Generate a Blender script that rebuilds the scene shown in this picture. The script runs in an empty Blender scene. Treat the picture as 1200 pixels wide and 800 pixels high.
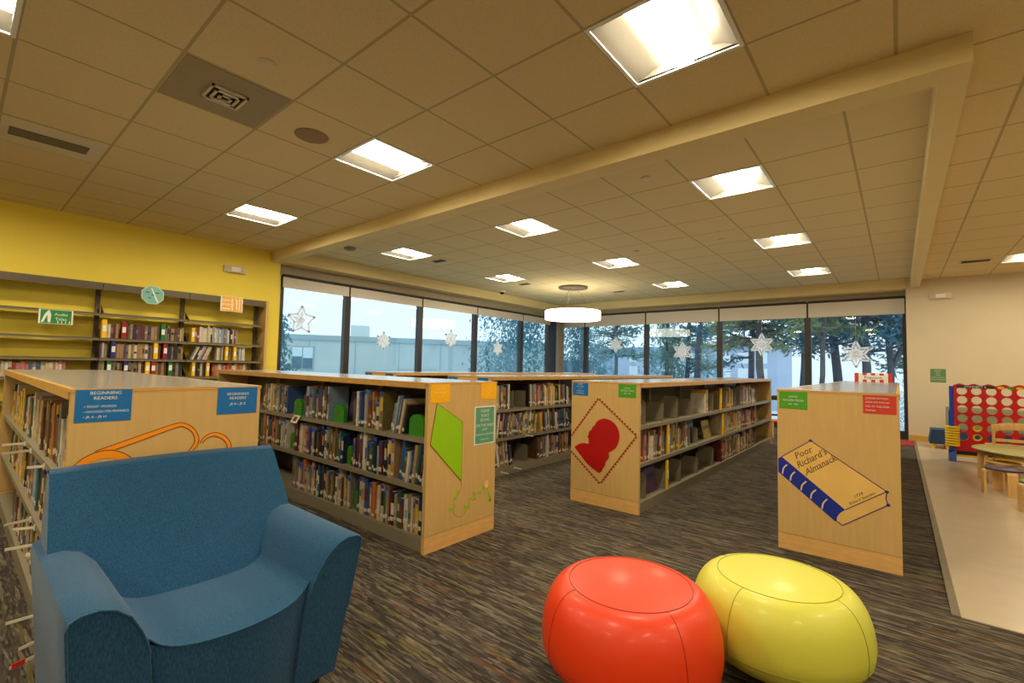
import bpy, math, random
from mathutils import Vector, Matrix
random.seed(7)
PI = math.pi
col = bpy.context.scene.collection

# ------------------------------------------------------------------ materials
def lin(c):
    return tuple(((v/255)/12.92 if v/255 <= .04045 else ((v/255+.055)/1.055)**2.4) for v in c) + (1,)
MATS = {}
def mat(name, c, rough=.6, metal=0, var=.08, scale=12, stretch=(1, 1, 1), bump=0, spec=.5, emit=None, coat=0):
    if name in MATS: return MATS[name]
    m = bpy.data.materials.new(name); m.use_nodes = True; MATS[name] = m
    nt = m.node_tree; b = nt.nodes['Principled BSDF']; L = nt.links.new
    b.inputs['Roughness'].default_value = rough; b.inputs['Metallic'].default_value = metal
    b.inputs['Specular IOR Level'].default_value = spec; b.inputs['Coat Weight'].default_value = coat; b.inputs['Coat Roughness'].default_value = .16
    tc = nt.nodes.new('ShaderNodeTexCoord'); mp = nt.nodes.new('ShaderNodeMapping')
    mp.inputs['Scale'].default_value = stretch; L(tc.outputs['Object'], mp.inputs['Vector'])
    nz = nt.nodes.new('ShaderNodeTexNoise'); nz.inputs['Scale'].default_value = scale; nz.inputs['Detail'].default_value = 4
    L(mp.outputs[0], nz.inputs['Vector'])
    r = nt.nodes.new('ShaderNodeValToRGB'); a = lin(c)
    r.color_ramp.elements[0].position = .3; r.color_ramp.elements[1].position = .7
    r.color_ramp.elements[0].color = tuple(v*(1-var) for v in a[:3])+(1,)
    r.color_ramp.elements[1].color = tuple(min(1, v*(1+var)) for v in a[:3])+(1,)
    L(nz.outputs['Fac'], r.inputs[0]); L(r.outputs[0], b.inputs['Base Color'])
    if bump:
        bp = nt.nodes.new('ShaderNodeBump'); bp.inputs['Strength'].default_value = bump; bp.inputs['Distance'].default_value = .003
        L(nz.outputs['Fac'], bp.inputs['Height']); L(bp.outputs[0], b.inputs['Normal'])
    if emit:
        b.inputs['Emission Color'].default_value = lin(emit[0]); b.inputs['Emission Strength'].default_value = emit[1]
    return m
def N(m, t): return m.node_tree.nodes.new(t)
def math_node(m, op, a, b=None):
    n = N(m, 'ShaderNodeMath'); n.operation = op
    for i, v in enumerate((a, b)):
        if v is None: continue
        if isinstance(v, (int, float)): n.inputs[i].default_value = v
        else: m.node_tree.links.new(v, n.inputs[i])
    return n.outputs[0]

M = {}
M['maple'] = mat('maple', (206, 170, 106), .38, var=.05, scale=5, stretch=(9, 9, .8))
M['maple_edge'] = mat('maple_edge', (205, 158, 88), .4, var=.1, scale=6, stretch=(2, 2, 6))
M['kick_wood'] = mat('kick_wood', (222, 174, 104), .4, var=.10, scale=5, stretch=(2, 2, 9))
M['seam'] = mat('seam', (96, 66, 30), .7)
M['laminate'] = mat('laminate', (168, 164, 160), .24, var=.06, scale=60, coat=.5)
M['metal'] = mat('shelf_metal', (134, 126, 104), .45, var=.05, scale=30, spec=.4)
M['metal_dark'] = mat('shelf_metal_dark', (84, 78, 62), .5, var=.05)
M['wallmetal'] = mat('wall_shelf_metal', (96, 86, 66), .5, var=.06)
M['yellow_wall'] = mat('yellow_wall', (250, 226, 88), .8, var=.02, scale=4)
M['cream'] = mat('cream_paint', (216, 203, 174), .85, var=.02, scale=3)
M['beam'] = mat('beam_paint', (226, 206, 148), .8, var=.02, scale=3)
M['white'] = mat('white_enamel', (238, 236, 228), .4, var=.02)
M['paper'] = mat('white_paper', (244, 243, 240), .8, var=.03)
M['black'] = mat('black_plastic', (22, 22, 24), .5)
M['frame'] = mat('window_frame_bronze', (46, 40, 38), .45, var=.06)
M['blind'] = mat('blind_fabric', (214, 206, 190), .85, var=.04, scale=60)
M['column'] = mat('column_paint', (132, 118, 100), .7)
M['blue_fabric'] = None
M['signblue'] = mat('sign_blue', (6, 108, 178), .45, var=.02)
M['signorange'] = mat('sign_orange', (252, 184, 10), .4, var=.02)
M['signgreen'] = mat('sign_green', (74, 158, 20), .45, var=.02)
M['signteal'] = mat('sign_teal', (92, 156, 122), .5, var=.02)
M['signred'] = mat('sign_red', (206, 58, 40), .45, var=.02)
M['cream_text'] = mat('pale_lettering', (222, 232, 226), .6)
M['yellow_text'] = mat('yellow_lettering', (255, 226, 120), .6)
M['lime'] = mat('kite_lime', (148, 200, 8), .45, var=.02)
M['lime_dark'] = mat('kite_outline', (120, 90, 10), .5)
M['sil'] = mat('silhouette_red', (176, 8, 4), .45, var=.03)
M['stampbrown'] = mat('stamp_edge', (150, 52, 12), .5)
M['glassorange'] = mat('eyeglasses_orange', (250, 150, 10), .45, var=.02)
M['outline_brown'] = mat('outline_brown', (120, 66, 10), .5)
M['cover_tan'] = mat('book_cover_tan', (230, 188, 104), .45, var=.06, scale=5)
M['inkblue'] = mat('ink_blue', (18, 42, 150), .45, var=.02)
M['inkpurple'] = mat('ink_purple', (72, 40, 110), .45)
M['inkbrown'] = mat('ink_brown', (92, 58, 20), .5)
M['lamp'] = None

def emission_mat(name, c, s):
    m = bpy.data.materials.new(name); m.use_nodes = True; nt = m.node_tree
    nt.nodes.remove(nt.nodes['Principled BSDF'])
    e = nt.nodes.new('ShaderNodeEmission'); e.inputs[0].default_value = lin(c) if max(c) > 1.01 else tuple(c)+(1,)
    e.inputs[1].default_value = s
    nt.links.new(e.outputs[0], nt.nodes['Material Output'].inputs[0]); return m
WARM = (1.0, .86, .62)
M['lamp'] = emission_mat('lamp_lens', WARM, 63)
M['ring'] = emission_mat('ring_lamp_shade', (1.0, .90, .70), 8)

def fabric_mat(name, c):
    m = mat(name, c, .95, var=.0, spec=.2); nt = m.node_tree; L = nt.links.new; b = nt.nodes['Principled BSDF']
    tc = N(m, 'ShaderNodeTexCoord'); mp = N(m, 'ShaderNodeMapping'); mp.inputs['Scale'].default_value = (210, 210, 40)
    L(tc.outputs['Object'], mp.inputs['Vector'])
    n1 = N(m, 'ShaderNodeTexNoise'); n1.inputs['Scale'].default_value = 1.6; n1.inputs['Detail'].default_value = 2
    L(mp.outputs[0], n1.inputs['Vector'])
    r = N(m, 'ShaderNodeValToRGB'); a = lin(c)
    r.color_ramp.elements[0].position = .32; r.color_ramp.elements[1].position = .68
    r.color_ramp.elements[0].color = tuple(v*.66 for v in a[:3])+(1,); r.color_ramp.elements[1].color = tuple(v*1.34 for v in a[:3])+(1,)
    L(n1.outputs['Fac'], r.inputs[0]); L(r.outputs[0], b.inputs['Base Color'])
    bp = N(m, 'ShaderNodeBump'); bp.inputs['Strength'].default_value = .25; bp.inputs['Distance'].default_value = .002
    L(n1.outputs['Fac'], bp.inputs['Height']); L(bp.outputs[0], b.inputs['Normal'])
    b.inputs['Sheen Weight'].default_value = .15
    return m
M['blue_fabric'] = fabric_mat('armchair_blue_fabric', (32, 78, 114))
M['bench_blue'] = mat('bench_blue', (26, 62, 104), .6)

def carpet_mat():
    m = mat('carpet', (80, 72, 60), .95, var=0, spec=.15); nt = m.node_tree; L = nt.links.new; b = nt.nodes['Principled BSDF']
    tc = N(m, 'ShaderNodeTexCoord')
    def vor(sx, sy, off):
        mp = N(m, 'ShaderNodeMapping'); mp.inputs['Scale'].default_value = (sx, sy, 1); mp.inputs['Location'].default_value = (off, off*.37, 0)
        L(tc.outputs['Object'], mp.inputs['Vector'])
        v = N(m, 'ShaderNodeTexVoronoi'); v.voronoi_dimensions = '2D'; v.inputs['Scale'].default_value = 1
        L(mp.outputs[0], v.inputs['Vector']); return v.outputs['Color']
    def ramp(src, stops, ch=0):
        s = N(m, 'ShaderNodeSeparateColor'); L(src, s.inputs[0])
        r = N(m, 'ShaderNodeValToRGB'); r.color_ramp.interpolation = 'CONSTANT'
        while len(r.color_ramp.elements) < len(stops): r.color_ramp.elements.new(.5)
        for e, (p, c) in zip(r.color_ramp.elements, stops): e.position = p; e.color = lin(c)
        L(s.outputs[ch], r.inputs[0]); return r.outputs[0]
    a = ramp(vor(6.5, 78, 0), [(0, (50, 46, 42)), (.28, (66, 60, 54)), (.50, (82, 74, 66)), (.68, (102, 94, 80)), (.82, (128, 119, 101)), (.91, (116, 107, 56)), (.965, (122, 74, 46))])
    c = ramp(vor(22, 170, 5.3), [(0, (48, 44, 40)), (.35, (68, 61, 54)), (.65, (88, 80, 69)), (.87, (122, 114, 98))], 1)
    mx = N(m, 'ShaderNodeMix'); mx.data_type = 'RGBA'; mx.inputs[0].default_value = .5
    L(a, mx.inputs[6]); L(c, mx.inputs[7]); L(mx.outputs[2], b.inputs['Base Color'])
    nz = N(m, 'ShaderNodeTexNoise'); nz.inputs['Scale'].default_value = 320; L(tc.outputs['Object'], nz.inputs['Vector'])
    bp = N(m, 'ShaderNodeBump'); bp.inputs['Strength'].default_value = .5; bp.inputs['Distance'].default_value = .004
    L(nz.outputs['Fac'], bp.inputs['Height']); L(bp.outputs[0], b.inputs['Normal'])
    return m
def tile_mat(name, x0, y0, c, pitch=.6096):
    m = mat(name, c, .95, var=0, spec=.1); nt = m.node_tree; L = nt.links.new; b = nt.nodes['Principled BSDF']
    tc = N(m, 'ShaderNodeTexCoord'); s = N(m, 'ShaderNodeSeparateXYZ'); L(tc.outputs['Object'], s.inputs[0])
    def line(o, c0):
        f = math_node(m, 'FRACT', math_node(m, 'DIVIDE', math_node(m, 'SUBTRACT', o, c0), pitch))
        return math_node(m, 'GREATER_THAN', math_node(m, 'ABSOLUTE', math_node(m, 'SUBTRACT', f, .5)),   .5-.009/pitch)
    ln = math_node(m, 'MAXIMUM', line(s.outputs[0], x0), line(s.outputs[1], y0))
    nz = N(m, 'ShaderNodeTexNoise'); nz.inputs['Scale'].default_value = 130; nz.inputs['Detail'].default_value = 3; L(tc.outputs['Object'], nz.inputs['Vector'])
    r = N(m, 'ShaderNodeValToRGB'); a = lin(c)
    r.color_ramp.elements[0].color = tuple(v*.82 for v in a[:3])+(1,); r.color_ramp.elements[1].color = tuple(v*1.12 for v in a[:3])+(1,)
    L(nz.outputs['Fac'], r.inputs[0])
    mx = N(m, 'ShaderNodeMix'); mx.data_type = 'RGBA'; L(ln, mx.inputs[0]); L(r.outputs[0], mx.inputs[6]); mx.inputs[7].default_value = tuple(v*.62 for v in a[:3])+(1,)
    L(mx.outputs[2], b.inputs['Base Color'])
    return m
def glass_mat():
    m = bpy.data.materials.new('window_glass'); m.use_nodes = True; nt = m.node_tree; nt.nodes.remove(nt.nodes['Principled BSDF']); L = nt.links.new
    t = N(m, 'ShaderNodeBsdfTransparent'); t.inputs[0].default_value = (.90, .97, .98, 1)
    g = N(m, 'ShaderNodeBsdfGlossy'); g.inputs['Roughness'].default_value = .02
    lw = N(m, 'ShaderNodeLayerWeight'); lw.inputs[0].default_value = .5
    f = math_node(m, 'ADD', math_node(m, 'MULTIPLY', math_node(m, 'POWER', lw.outputs['Facing'], 4), .75), .045)
    mx = N(m, 'ShaderNodeMixShader'); L(f, mx.inputs[0]); L(t.outputs[0], mx.inputs[1]); L(g.outputs[0], mx.inputs[2])
    L(mx.outputs[0], nt.nodes['Material Output'].inputs[0]); return m
M['carpet'] = carpet_mat(); M['glass'] = glass_mat()

# ------------------------------------------------------------------ mesh helper
class MB:
    def __init__(s): s.v = []; s.f = []; s.m = []; s.sm = []; s.mats = []
    def mi(s, m):
        if m not in s.mats: s.mats.append(m)
        return s.mats.index(m)
    def add(s, vs, fs, m, smooth=False):
        o = len(s.v); s.v += [tuple(v) for v in vs]; k = s.mi(m)
        for f in fs: s.f.append(tuple(i+o for i in f)); s.m.append(k); s.sm.append(smooth)
        return s
    def box(s, x0, x1, y0, y1, z0, z1, m):
        if x0 > x1: x0, x1 = x1, x0
        if y0 > y1: y0, y1 = y1, y0
        return s.add([(x0,y0,z0),(x1,y0,z0),(x1,y1,z0),(x0,y1,z0),(x0,y0,z1),(x1,y0,z1),(x1,y1,z1),(x0,y1,z1)],
            [(0,3,2,1),(4,5,6,7),(0,1,5,4),(1,2,6,5),(2,3,7,6),(3,0,4,7)], m)
    def quad(s, a, b, c, d, m): return s.add([a, b, c, d], [(0,1,2,3)], m)
    def prism(s, pts, fn, d0, d1, m, smooth=False):
        """pts: 2-D outline; fn(u,v,d)->xyz"""
        n = len(pts); vs = [fn(u, v, d0) for u, v in pts]+[fn(u, v, d1) for u, v in pts]
        s.add(vs, [tuple(range(n-1, -1, -1)), tuple(range(n, 2*n))], m)
        s.add(vs, [(i, (i+1) % n, n+(i+1) % n, n+i) for i in range(n)], m, smooth); return s
    def cyl(s, p0, p1, r0, r1, m, n=16, smooth=True, caps=True):
        p0 = Vector(p0); p1 = Vector(p1); d = (p1-p0).normalized(); a = d.orthogonal().normalized(); b = d.cross(a)
        vs = [p0+(a*math.cos(2*PI*i/n)+b*math.sin(2*PI*i/n))*r0 for i in range(n)]+[p1+(a*math.cos(2*PI*i/n)+b*math.sin(2*PI*i/n))*r1 for i in range(n)]
        s.add(vs, [(i, (i+1) % n, n+(i+1) % n, n+i) for i in range(n)], m, smooth)
        if caps: s.add(vs, [tuple(range(n-1, -1, -1)), tuple(range(n, 2*n))], m)
        return s
    def lathe(s, prof, m, c=(0,0,0), n=32, smooth=True):
        k = len(prof); vs = [(c[0]+r*math.cos(2*PI*i/n), c[1]+r*math.sin(2*PI*i/n), c[2]+z) for i in range(n) for r, z in prof]
        return s.add(vs, [(i*k+j, ((i+1) % n)*k+j, ((i+1) % n)*k+j+1, i*k+j+1) for i in range(n) for j in range(k-1)], m, smooth)
    def tube(s, pts, r, m, n=6, closed=False):
        pts = [Vector(p) for p in pts]; K = len(pts); vs = []
        for i, p in enumerate(pts):
            t = (pts[(i+1) % K if closed else min(i+1, K-1)]-pts[i-1 if (closed or i) else 0]).normalized()
            a = t.cross(Vector((.123, .21, .97))).normalized(); b = t.cross(a)
            rr = r[i] if isinstance(r, (list, tuple)) else r
            vs += [p+(a*math.cos(2*PI*j/n)+b*math.sin(2*PI*j/n))*rr for j in range(n)]
        fs = [(i*n+j, i*n+(j+1) % n, ((i+1) % K)*n+(j+1) % n, ((i+1) % K)*n+j) for i in range(K if closed else K-1) for j in range(n)]
        s.add(vs, fs, m, True)
        if not closed: s.add(vs, [tuple(range(n)), tuple(range((K-1)*n, K*n))], m)
        return s
    def grid(s, rows, m, smooth=True, closed=False):
        k = len(rows[0]); vs = [p for r in rows for p in r]; kk = k if closed else k-1
        return s.add(vs, [(i*k+j, i*k+(j+1) % k, (i+1)*k+(j+1) % k, (i+1)*k+j) for i in range(len(rows)-1) for j in range(kk)], m, smooth)
    def build(s, name, parent=None, bevel=0, sub=0, loc=None, fix=True):
        me = bpy.data.meshes.new(name); me.from_pydata(s.v, [], s.f); me.update()
        for mm in s.mats: me.materials.append(mm)
        me.polygons.foreach_set('material_index', s.m); me.polygons.foreach_set('use_smooth', s.sm)
        o = bpy.data.objects.new(name, me); col.objects.link(o)
        if parent: o.parent = parent
        if loc: o.location = loc
        if bevel:
            b = o.modifiers.new('b', 'BEVEL'); b.width = bevel; b.segments = 2; b.limit_method = 'ANGLE'; b.angle_limit = math.radians(40)
        if sub:
            b = o.modifiers.new('s', 'SUBSURF'); b.levels = sub; b.render_levels = sub
        return o
def tag(o, label=None, cat=None, group=None, kind=None):
    if label: o['label'] = label
    if cat: o['category'] = cat
    if group: o['group'] = group
    if kind: o['kind'] = kind
    return o
def thing(name, label, cat, loc=(0,0,0), rz=0, group=None):
    o = bpy.data.objects.new(name, None); col.objects.link(o); o.location = loc; o.rotation_euler = (0, 0, rz); o.empty_display_size = .1
    return tag(o, label, cat, group)
def struct(mb, name, **k): return tag(mb.build(name, **k), kind='structure')

# text as geometry -----------------------------------------------------------
_TX = {}
def text_mesh(t):
    if t in _TX: return _TX[t]
    cu = bpy.data.curves.new('lettering', 'FONT'); cu.body = t; cu.resolution_u = 2
    o = bpy.data.objects.new('lettering', cu); col.objects.link(o)
    dg = bpy.context.evaluated_depsgraph_get(); dg.update()
    me = bpy.data.meshes.new_from_object(o.evaluated_get(dg))
    vs = [(v.co.x, v.co.y) for v in me.vertices]; fs = [tuple(p.vertices) for p in me.polygons]
    bpy.data.objects.remove(o); bpy.data.curves.remove(cu); bpy.data.meshes.remove(me)
    if vs:
        x0 = min(v[0] for v in vs); x1 = max(v[0] for v in vs); vs = [(x-x0, y) for x, y in vs]; w = x1-x0
    else: w = 0
    _TX[t] = (vs, fs, w); return _TX[t]
def put_text(mb, t, fn, m, x, y, h, align='c', maxw=None):
    """cap height h, baseline at y, fn(u,v)->xyz"""
    vs, fs, w = text_mesh(t); k = h/.70
    kx = min(k, maxw/w) if (maxw and w*k > maxw) else k
    x0 = x-w*kx/2 if align == 'c' else x
    mb.add([fn(x0+a*kx, y+b*k) for a, b in vs], fs, m)
def sign_mesh(mb, w, h, fn, plate, tm, lines, border=None):
    """fn(u,v,d): u right, v up, d out of the sign. lines: (text, v_center_fraction, cap height fraction, align, x fraction)"""
    mb.prism([(0,0),(w,0),(w,h),(0,h)], fn, 0, .002, border or plate)
    if border: mb.add([fn(.05*w,.03*h,.0026),fn(.95*w,.03*h,.0026),fn(.95*w,.97*h,.0026),fn(.05*w,.97*h,.0026)], [(0,1,2,3)], plate)
    for t, vc, ch, al, xf in lines:
        put_text(mb, t, lambda a, b: fn(a, b, .0035), tm, xf*w, (vc-ch/2)*h, ch*h, al, maxw=.9*w if al == 'c' else (.95-xf)*w)

# ------------------------------------------------------------------ camera
cam = bpy.data.cameras.new('camera'); co = bpy.data.objects.new('camera', cam); col.objects.link(co)
yw, pt, rl = -.693476519, .0520563573, .0223134095
f0 = Vector((math.sin(yw), math.cos(yw), 0)); r0 = Vector((math.cos(yw), -math.sin(yw), 0)); u0 = Vector((0, 0, 1))
fw = f0*math.cos(pt)+u0*math.sin(pt); up = -f0*math.sin(pt)+u0*math.cos(pt)
rr = r0*math.cos(rl)+up*math.sin(rl); uu = -r0*math.sin(rl)+up*math.cos(rl)
R = Matrix((rr, uu, -fw)).transposed()
co.matrix_world = Matrix.Translation((0, 0, 1.18)) @ R.to_4x4()
cam.sensor_width = 36; cam.lens = 36*545.6/1200; cam.clip_start = .02; cam.clip_end = 400
bpy.context.scene.camera = co

# ------------------------------------------------------------------ room shell
ZC, ZL, ZB = 2.888, 2.930, 2.740       # main ceiling, window-side ceiling, underside of the beams
P_ = .6096
MX0, MY0 = -.594, 2.570
LX0, LY0 = -.865, 4.285
MAINL = [(-.899, 2.265), (-3.337, 2.265), (-5.776, 2.265), (-3.337, -.173), (-5.776, -.173), (-.899, -.173), (1.54, 2.265), (1.54, -.173), (3.98, 2.265), (3.98, -.173), (-3.337, -2.61), (-.899, -2.61), (1.54, -2.61), (-5.776, -2.61)]  # lights out of view behind the camera are added to illuminate the room
LOWL = [(-1.17, 4.59), (-1.17, 7.028), (-1.17, 9.467), (-3.608, 4.59), (-3.608, 7.028), (-3.608, 9.467), (-6.047, 4.59), (-6.047, 7.028)]
RX0, RY0 = 1.190, 9.385
RIGHTL = [(1.495, 9.69), (1.495, 4.813), (3.933, 9.69), (3.933, 7.251)]
def ceiling(name, x0, x1, y0, y1, z, gx, gy, lights, m):
    def cuts(a, b, g):
        k = math.ceil((a-g)/P_); out = [a]
        while g+k*P_ < b-1e-4:
            if g+k*P_ > a+1e-4: out.append(g+k*P_)
            k += 1
        return out+[b]
    xs = cuts(x0, x1, gx); ys = cuts(y0, y1, gy); mb = MB()
    for i in range(len(xs)-1):
        for j in range(len(ys)-1):
            cx = (xs[i]+xs[i+1])/2; cy = (ys[j]+ys[j+1])/2
            if any(abs(cx-a) < .2 and abs(cy-b) < .2 for a, b in lights): continue
            mb.quad((xs[i], ys[j], z), (xs[i], ys[j+1], z), (xs[i+1], ys[j+1], z), (xs[i+1], ys[j], z), m)
    o = struct(mb, name); return o
TILE = (224, 205, 156)
ceiling('ceiling', -7.6, 6, -4, 3.16, ZC, MX0, MY0, MAINL, tile_mat('ceiling_tiles', MX0, MY0, TILE))
ceiling('ceiling', -7.45, .2, 3.3, 11.06, ZL, LX0, LY0, LOWL, tile_mat('ceiling_tiles_window_side', LX0, LY0, TILE))
ceiling('ceiling', .2, 6, 3.16, 11.1, ZC+.001, RX0, RY0, RIGHTL, tile_mat('ceiling_tiles_right', RX0, RY0, TILE))
# slab above so no light leaks in
struct(MB().box(-8.2, 6.2, -4.2, 12, 3.12, 3.3, M['cream']), 'ceiling_slab')
# beams
b = MB()
b.box(-7.6, .31, 3.147, 3.325, ZB, 3.12, M['beam'])
struct(b, 'trim_1')
struct(MB().box(.185, .31, 3.326, 11.05, ZB, 3.12, M['beam']), 'trim_2')
struct(MB().box(-7.9, .12, 11.03, 11.5, ZB, 3.12, M['beam']), 'trim_3')
struct(MB().box(-7.9, -7.42, 3.326, 11.029, ZB, 3.12, M['beam']), 'trim_4')
# floor
struct(MB().box(-8, 6, -4, 11.6, -.12, 0, M['carpet']), 'floor')
vin = mat('vinyl_floor', (192, 176, 150), .28, var=.05, scale=5)
struct(MB().box(.215, 6, 3.215, 11.05, .0005, .006, vin), 'floor_vinyl')
strip = mat('metal_edge_strip', (128, 120, 102), .4, metal=.3)
struct(MB().box(.18, .215, 3.215, 11.05, .0005, .009, strip), 'trim_5')
# walls
struct(MB().box(-7.75, -7.6, -4, 3.30, 0, 3.12, M['yellow_wall']), 'wall_left')
struct(MB().box(.12, 6, 11.05, 11.5, 0, 3.12, M['cream']), 'wall_right')
struct(MB().box(-7.75, 6.15, -4.15, -4, 0, 3.12, M['cream']), 'wall_back')
struct(MB().box(6, 6.15, -4, 11.2, 0, 3.12, M['cream']), 'wall_side')
struct(MB().box(.13, 6, 11.03, 11.05, .006, .105, mat('wood_baseboard', (206, 160, 66), .5)), 'baseboard_right')
# windows ------------------------------------------------------------------
LM = [3.36, 4.574, 6.26, 7.92, 9.672, 10.93]
RM = [-7.60, -6.762, -4.973, -3.19, -1.444, .12]
n = 0
def window(a0, a1, side, head):
    global n; n += 1
    fr = MB(); e = .055; F = M['frame']
    def bx(a, b, z0, z1, d0=-.05, d1=.05):
        if side == 'L': fr.box(-7.75+d0, -7.75+d1, a, b, z0, z1, F)
        else: fr.box(a, b, 11.4-d1, 11.4-d0, z0, z1, F)
    bx(a0, a0+e, .06, head); bx(a1-e, a1, .06, head); bx(a0+e, a1-e, head-.07, head); bx(a0+e, a1-e, .06, .13)
    o = struct(fr, 'window_%d' % n)
    p = MB()
    if side == 'L': p.box(-7.755, -7.745, a0+e, a1-e, .13, head-.07, M['glass'])
    else: p.box(a0+e, a1-e, 11.395, 11.405, .13, head-.07, M['glass'])
    p.build('pane', o)
    return o
HL, HR = 2.575, 2.64
blinds = []
for i in range(5):
    window(LM[i], LM[i+1], 'L', HL); blinds.append(('L', LM[i], LM[i+1]))
for i in range(5):
    window(RM[i], RM[i+1], 'R', HR); blinds.append(('R', RM[i], RM[i+1]))
# wall strips above and below the windows
SO_ = mat('soffit_grey', (168, 156, 128), .85, var=.03)
wl = MB(); wl.box(-7.86, -7.70, 3.30, 11.5, HL, 2.74, SO_); wl.box(-7.86, -7.70, 3.30, 11.5, 0, .06, M['frame'])
wl.box(-7.86, -7.70, 3.30, 3.36, .06, HL, M['yellow_wall']); wl.box(-7.86, -7.70, 10.93, 11.5, .06, HL, M['frame'])
struct(wl, 'wall_window_left')
wr = MB(); wr.box(-7.70, .12, 11.35, 11.5, HR, 2.74, SO_); wr.box(-7.70, .12, 11.35, 11.5, 0, .06, M['frame'])
struct(wr, 'wall_window_right')
struct(MB().cyl((-7.36, 10.98, 0), (-7.36, 10.98, ZB), .11, .11, M['column'], 24), 'column')
bl_names_L = ['beside the yellow wall', 'in the second left window from the yellow wall', 'in the third left window from the yellow wall', 'in the fourth left window from the yellow wall', 'in the left window next to the corner column']
bl_names_R = ['in the right window behind the ring lamp', 'in the second right window from the corner column', 'in the middle of the right windows', 'above the bookcase gap, second window from the cream wall', 'in the window touching the cream wall']
for i, (s, a0, a1) in enumerate(blinds):
    lab = 'rolled up grey beige window blind ' + (bl_names_L[i] if s == 'L' else bl_names_R[i-5])
    t = thing('roller_blind', lab, 'window blind', group='roller blinds')
    zb = 2.39 if s == 'L' else 2.335
    top = HL if s == 'L' else HR
    q = MB(); g = .018
    if s == 'L': q.box(-7.665, -7.655, a0+g, a1-g, zb, top-.03, M['blind'])
    else: q.box(a0+g, a1-g, 11.315, 11.325, zb, top-.03, M['blind'])
    q.build('blind_fabric', t)
    h = MB()
    if s == 'L': h.box(-7.668, -7.652, a0+g, a1-g, zb-.022, zb, M['blind'])
    else: h.box(a0+g, a1-g, 11.312, 11.328, zb-.022, zb, M['blind'])
    h.build('bottom_bar', t)
    hd = MB()
    if s == 'L': hd.cyl((-7.662, a0+g, top-.012), (-7.662, a1-g, top-.012), .026, .026, M['frame'], 12)
    else: hd.cyl((a0+g, 11.322, top-.012), (a1-g, 11.322, top-.012), .026, .026, M['frame'], 12)
    hd.build('roller_tube', t)

# ------------------------------------------------------------------ ceiling lights
def troffer_proto():
    t = thing('ceiling_light', 'x', 'ceiling light', group='recessed square ceiling lights')
    W = M['white']; a = .3045; RFM = mat('light_reflector', (112, 108, 98), .35, var=.02)
    fr = MB()
    for s in (-1, 1):
        fr.box(s*a, s*(a-.022), -a, a, -.006, .012, W); fr.box(-a+.022, a-.022, s*a, s*(a-.022), -.006, .012, W)
    fr.build('frame', t)
    rf = MB(); i = a-.022
    for s in (-1, 1):
        rows = []
        for k in range(7):
            u = k/6; x = s*(i-(i-.13)*u); z = .055*math.sin(u*PI/2)**1.2+.002
            rows.append([(x, -i, z), (x, i, z)])
        rf.grid(rows if s < 0 else rows[::-1], RFM)
        rf.quad((-i, s*i, 0), (i, s*i, 0), (i, s*i, .07), (-i, s*i, .07), RFM)
    rf.quad((-i, -i, .072), (i, -i, .072), (i, i, .072), (-i, i, .072), RFM)
    rf.build('reflector', t)
    ln = MB(); rows = []
    for k in range(9):
        th = PI*k/8; rows.append([(-.13*math.cos(th), -i+.002, .055-.05*math.sin(th)), (-.13*math.cos(th), i-.002, .055-.05*math.sin(th))])
    ln.grid(rows, M['lamp'])
    ln.build('lens', t); return t
proto = troffer_proto(); used = False
def copy_tree(o, parent=None):
    c = o.copy(); col.objects.link(c)
    if parent: c.parent = parent
    for ch in list(o.children): copy_tree(ch, c)
    return c
where = ['second light from the right in the row before the beam, nearest overhead', 'middle of the row before the beam, beside the round speaker', 'nearest the yellow wall in the row before the beam', 'cut by the top left corner of the photo', 'at the left edge near the yellow wall', 'added out of view straight above the photographer', 'added out of view behind the photographer on the right', 'added out of view over the right rear of the room', 'added out of view over the far right side of the room', 'added out of view over the far right rear of the room', 'added out of view behind the photographer by the armchair', 'added out of view in the last row behind the photographer', 'added out of view in the last row on the right behind', 'added out of view in the last row by the yellow wall']
where_l = ['beyond the beam, nearest the camera above the almanack bookcase', 'middle of the three in line above the almanack bookcase aisle', 'farthest of the three in line, by the right windows', 'just beyond the beam, centre of the photo', 'middle of the centre line, above the stamp bookcase', 'farthest of the centre line, right of the ring lamp', 'just beyond the beam, left above the left windows', 'left of the ring lamp near the corner']
where_r = ['at the right edge of the photo by the cream wall', 'over the vinyl floor nearer the camera', 'over the vinyl floor far right by the cream wall', 'over the vinyl floor far right side']
for lst, z, wh in ((MAINL, ZC, where), (LOWL, ZL, where_l), (RIGHTL, ZC, where_r)):
    for (x, y), w in zip(lst, wh):
        o = copy_tree(proto) if used else proto
        used = True; o.location = (x, y, z); o['label'] = 'bright square light ' + w

# ring lamp
RL = (-5.46, 8.62, 2.305)
t = thing('ring_lamp', 'glowing white ring shaped pendant lamp hanging near the window corner', 'pendant lamp', RL)
MB().lathe([(.60, -.09), (.60, .09), (.49, .09), (.49, -.09), (.60, -.09)], M['ring'], n=48).build('ring_shade', t)
MB().lathe([(.001, ZL-RL[2]+.004), (.32, ZL-RL[2]+.004), (.32, ZL-RL[2]-.03), (.001, ZL-RL[2]-.03)], mat('disc_brown', (96, 76, 52), .6), n=24).build('ceiling_disc', t)  # flat brown disc on the ceiling where the cables meet
for k in range(3):
    a = k*2*PI/3+.4
    MB().cyl((.545*math.cos(a), .545*math.sin(a), .08), (.05*math.cos(a), .05*math.sin(a), ZL-RL[2]-.02), .004, .004, M['metal'], 6).build('cable', t)
    bpy.context.view_layer.update()

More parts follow.
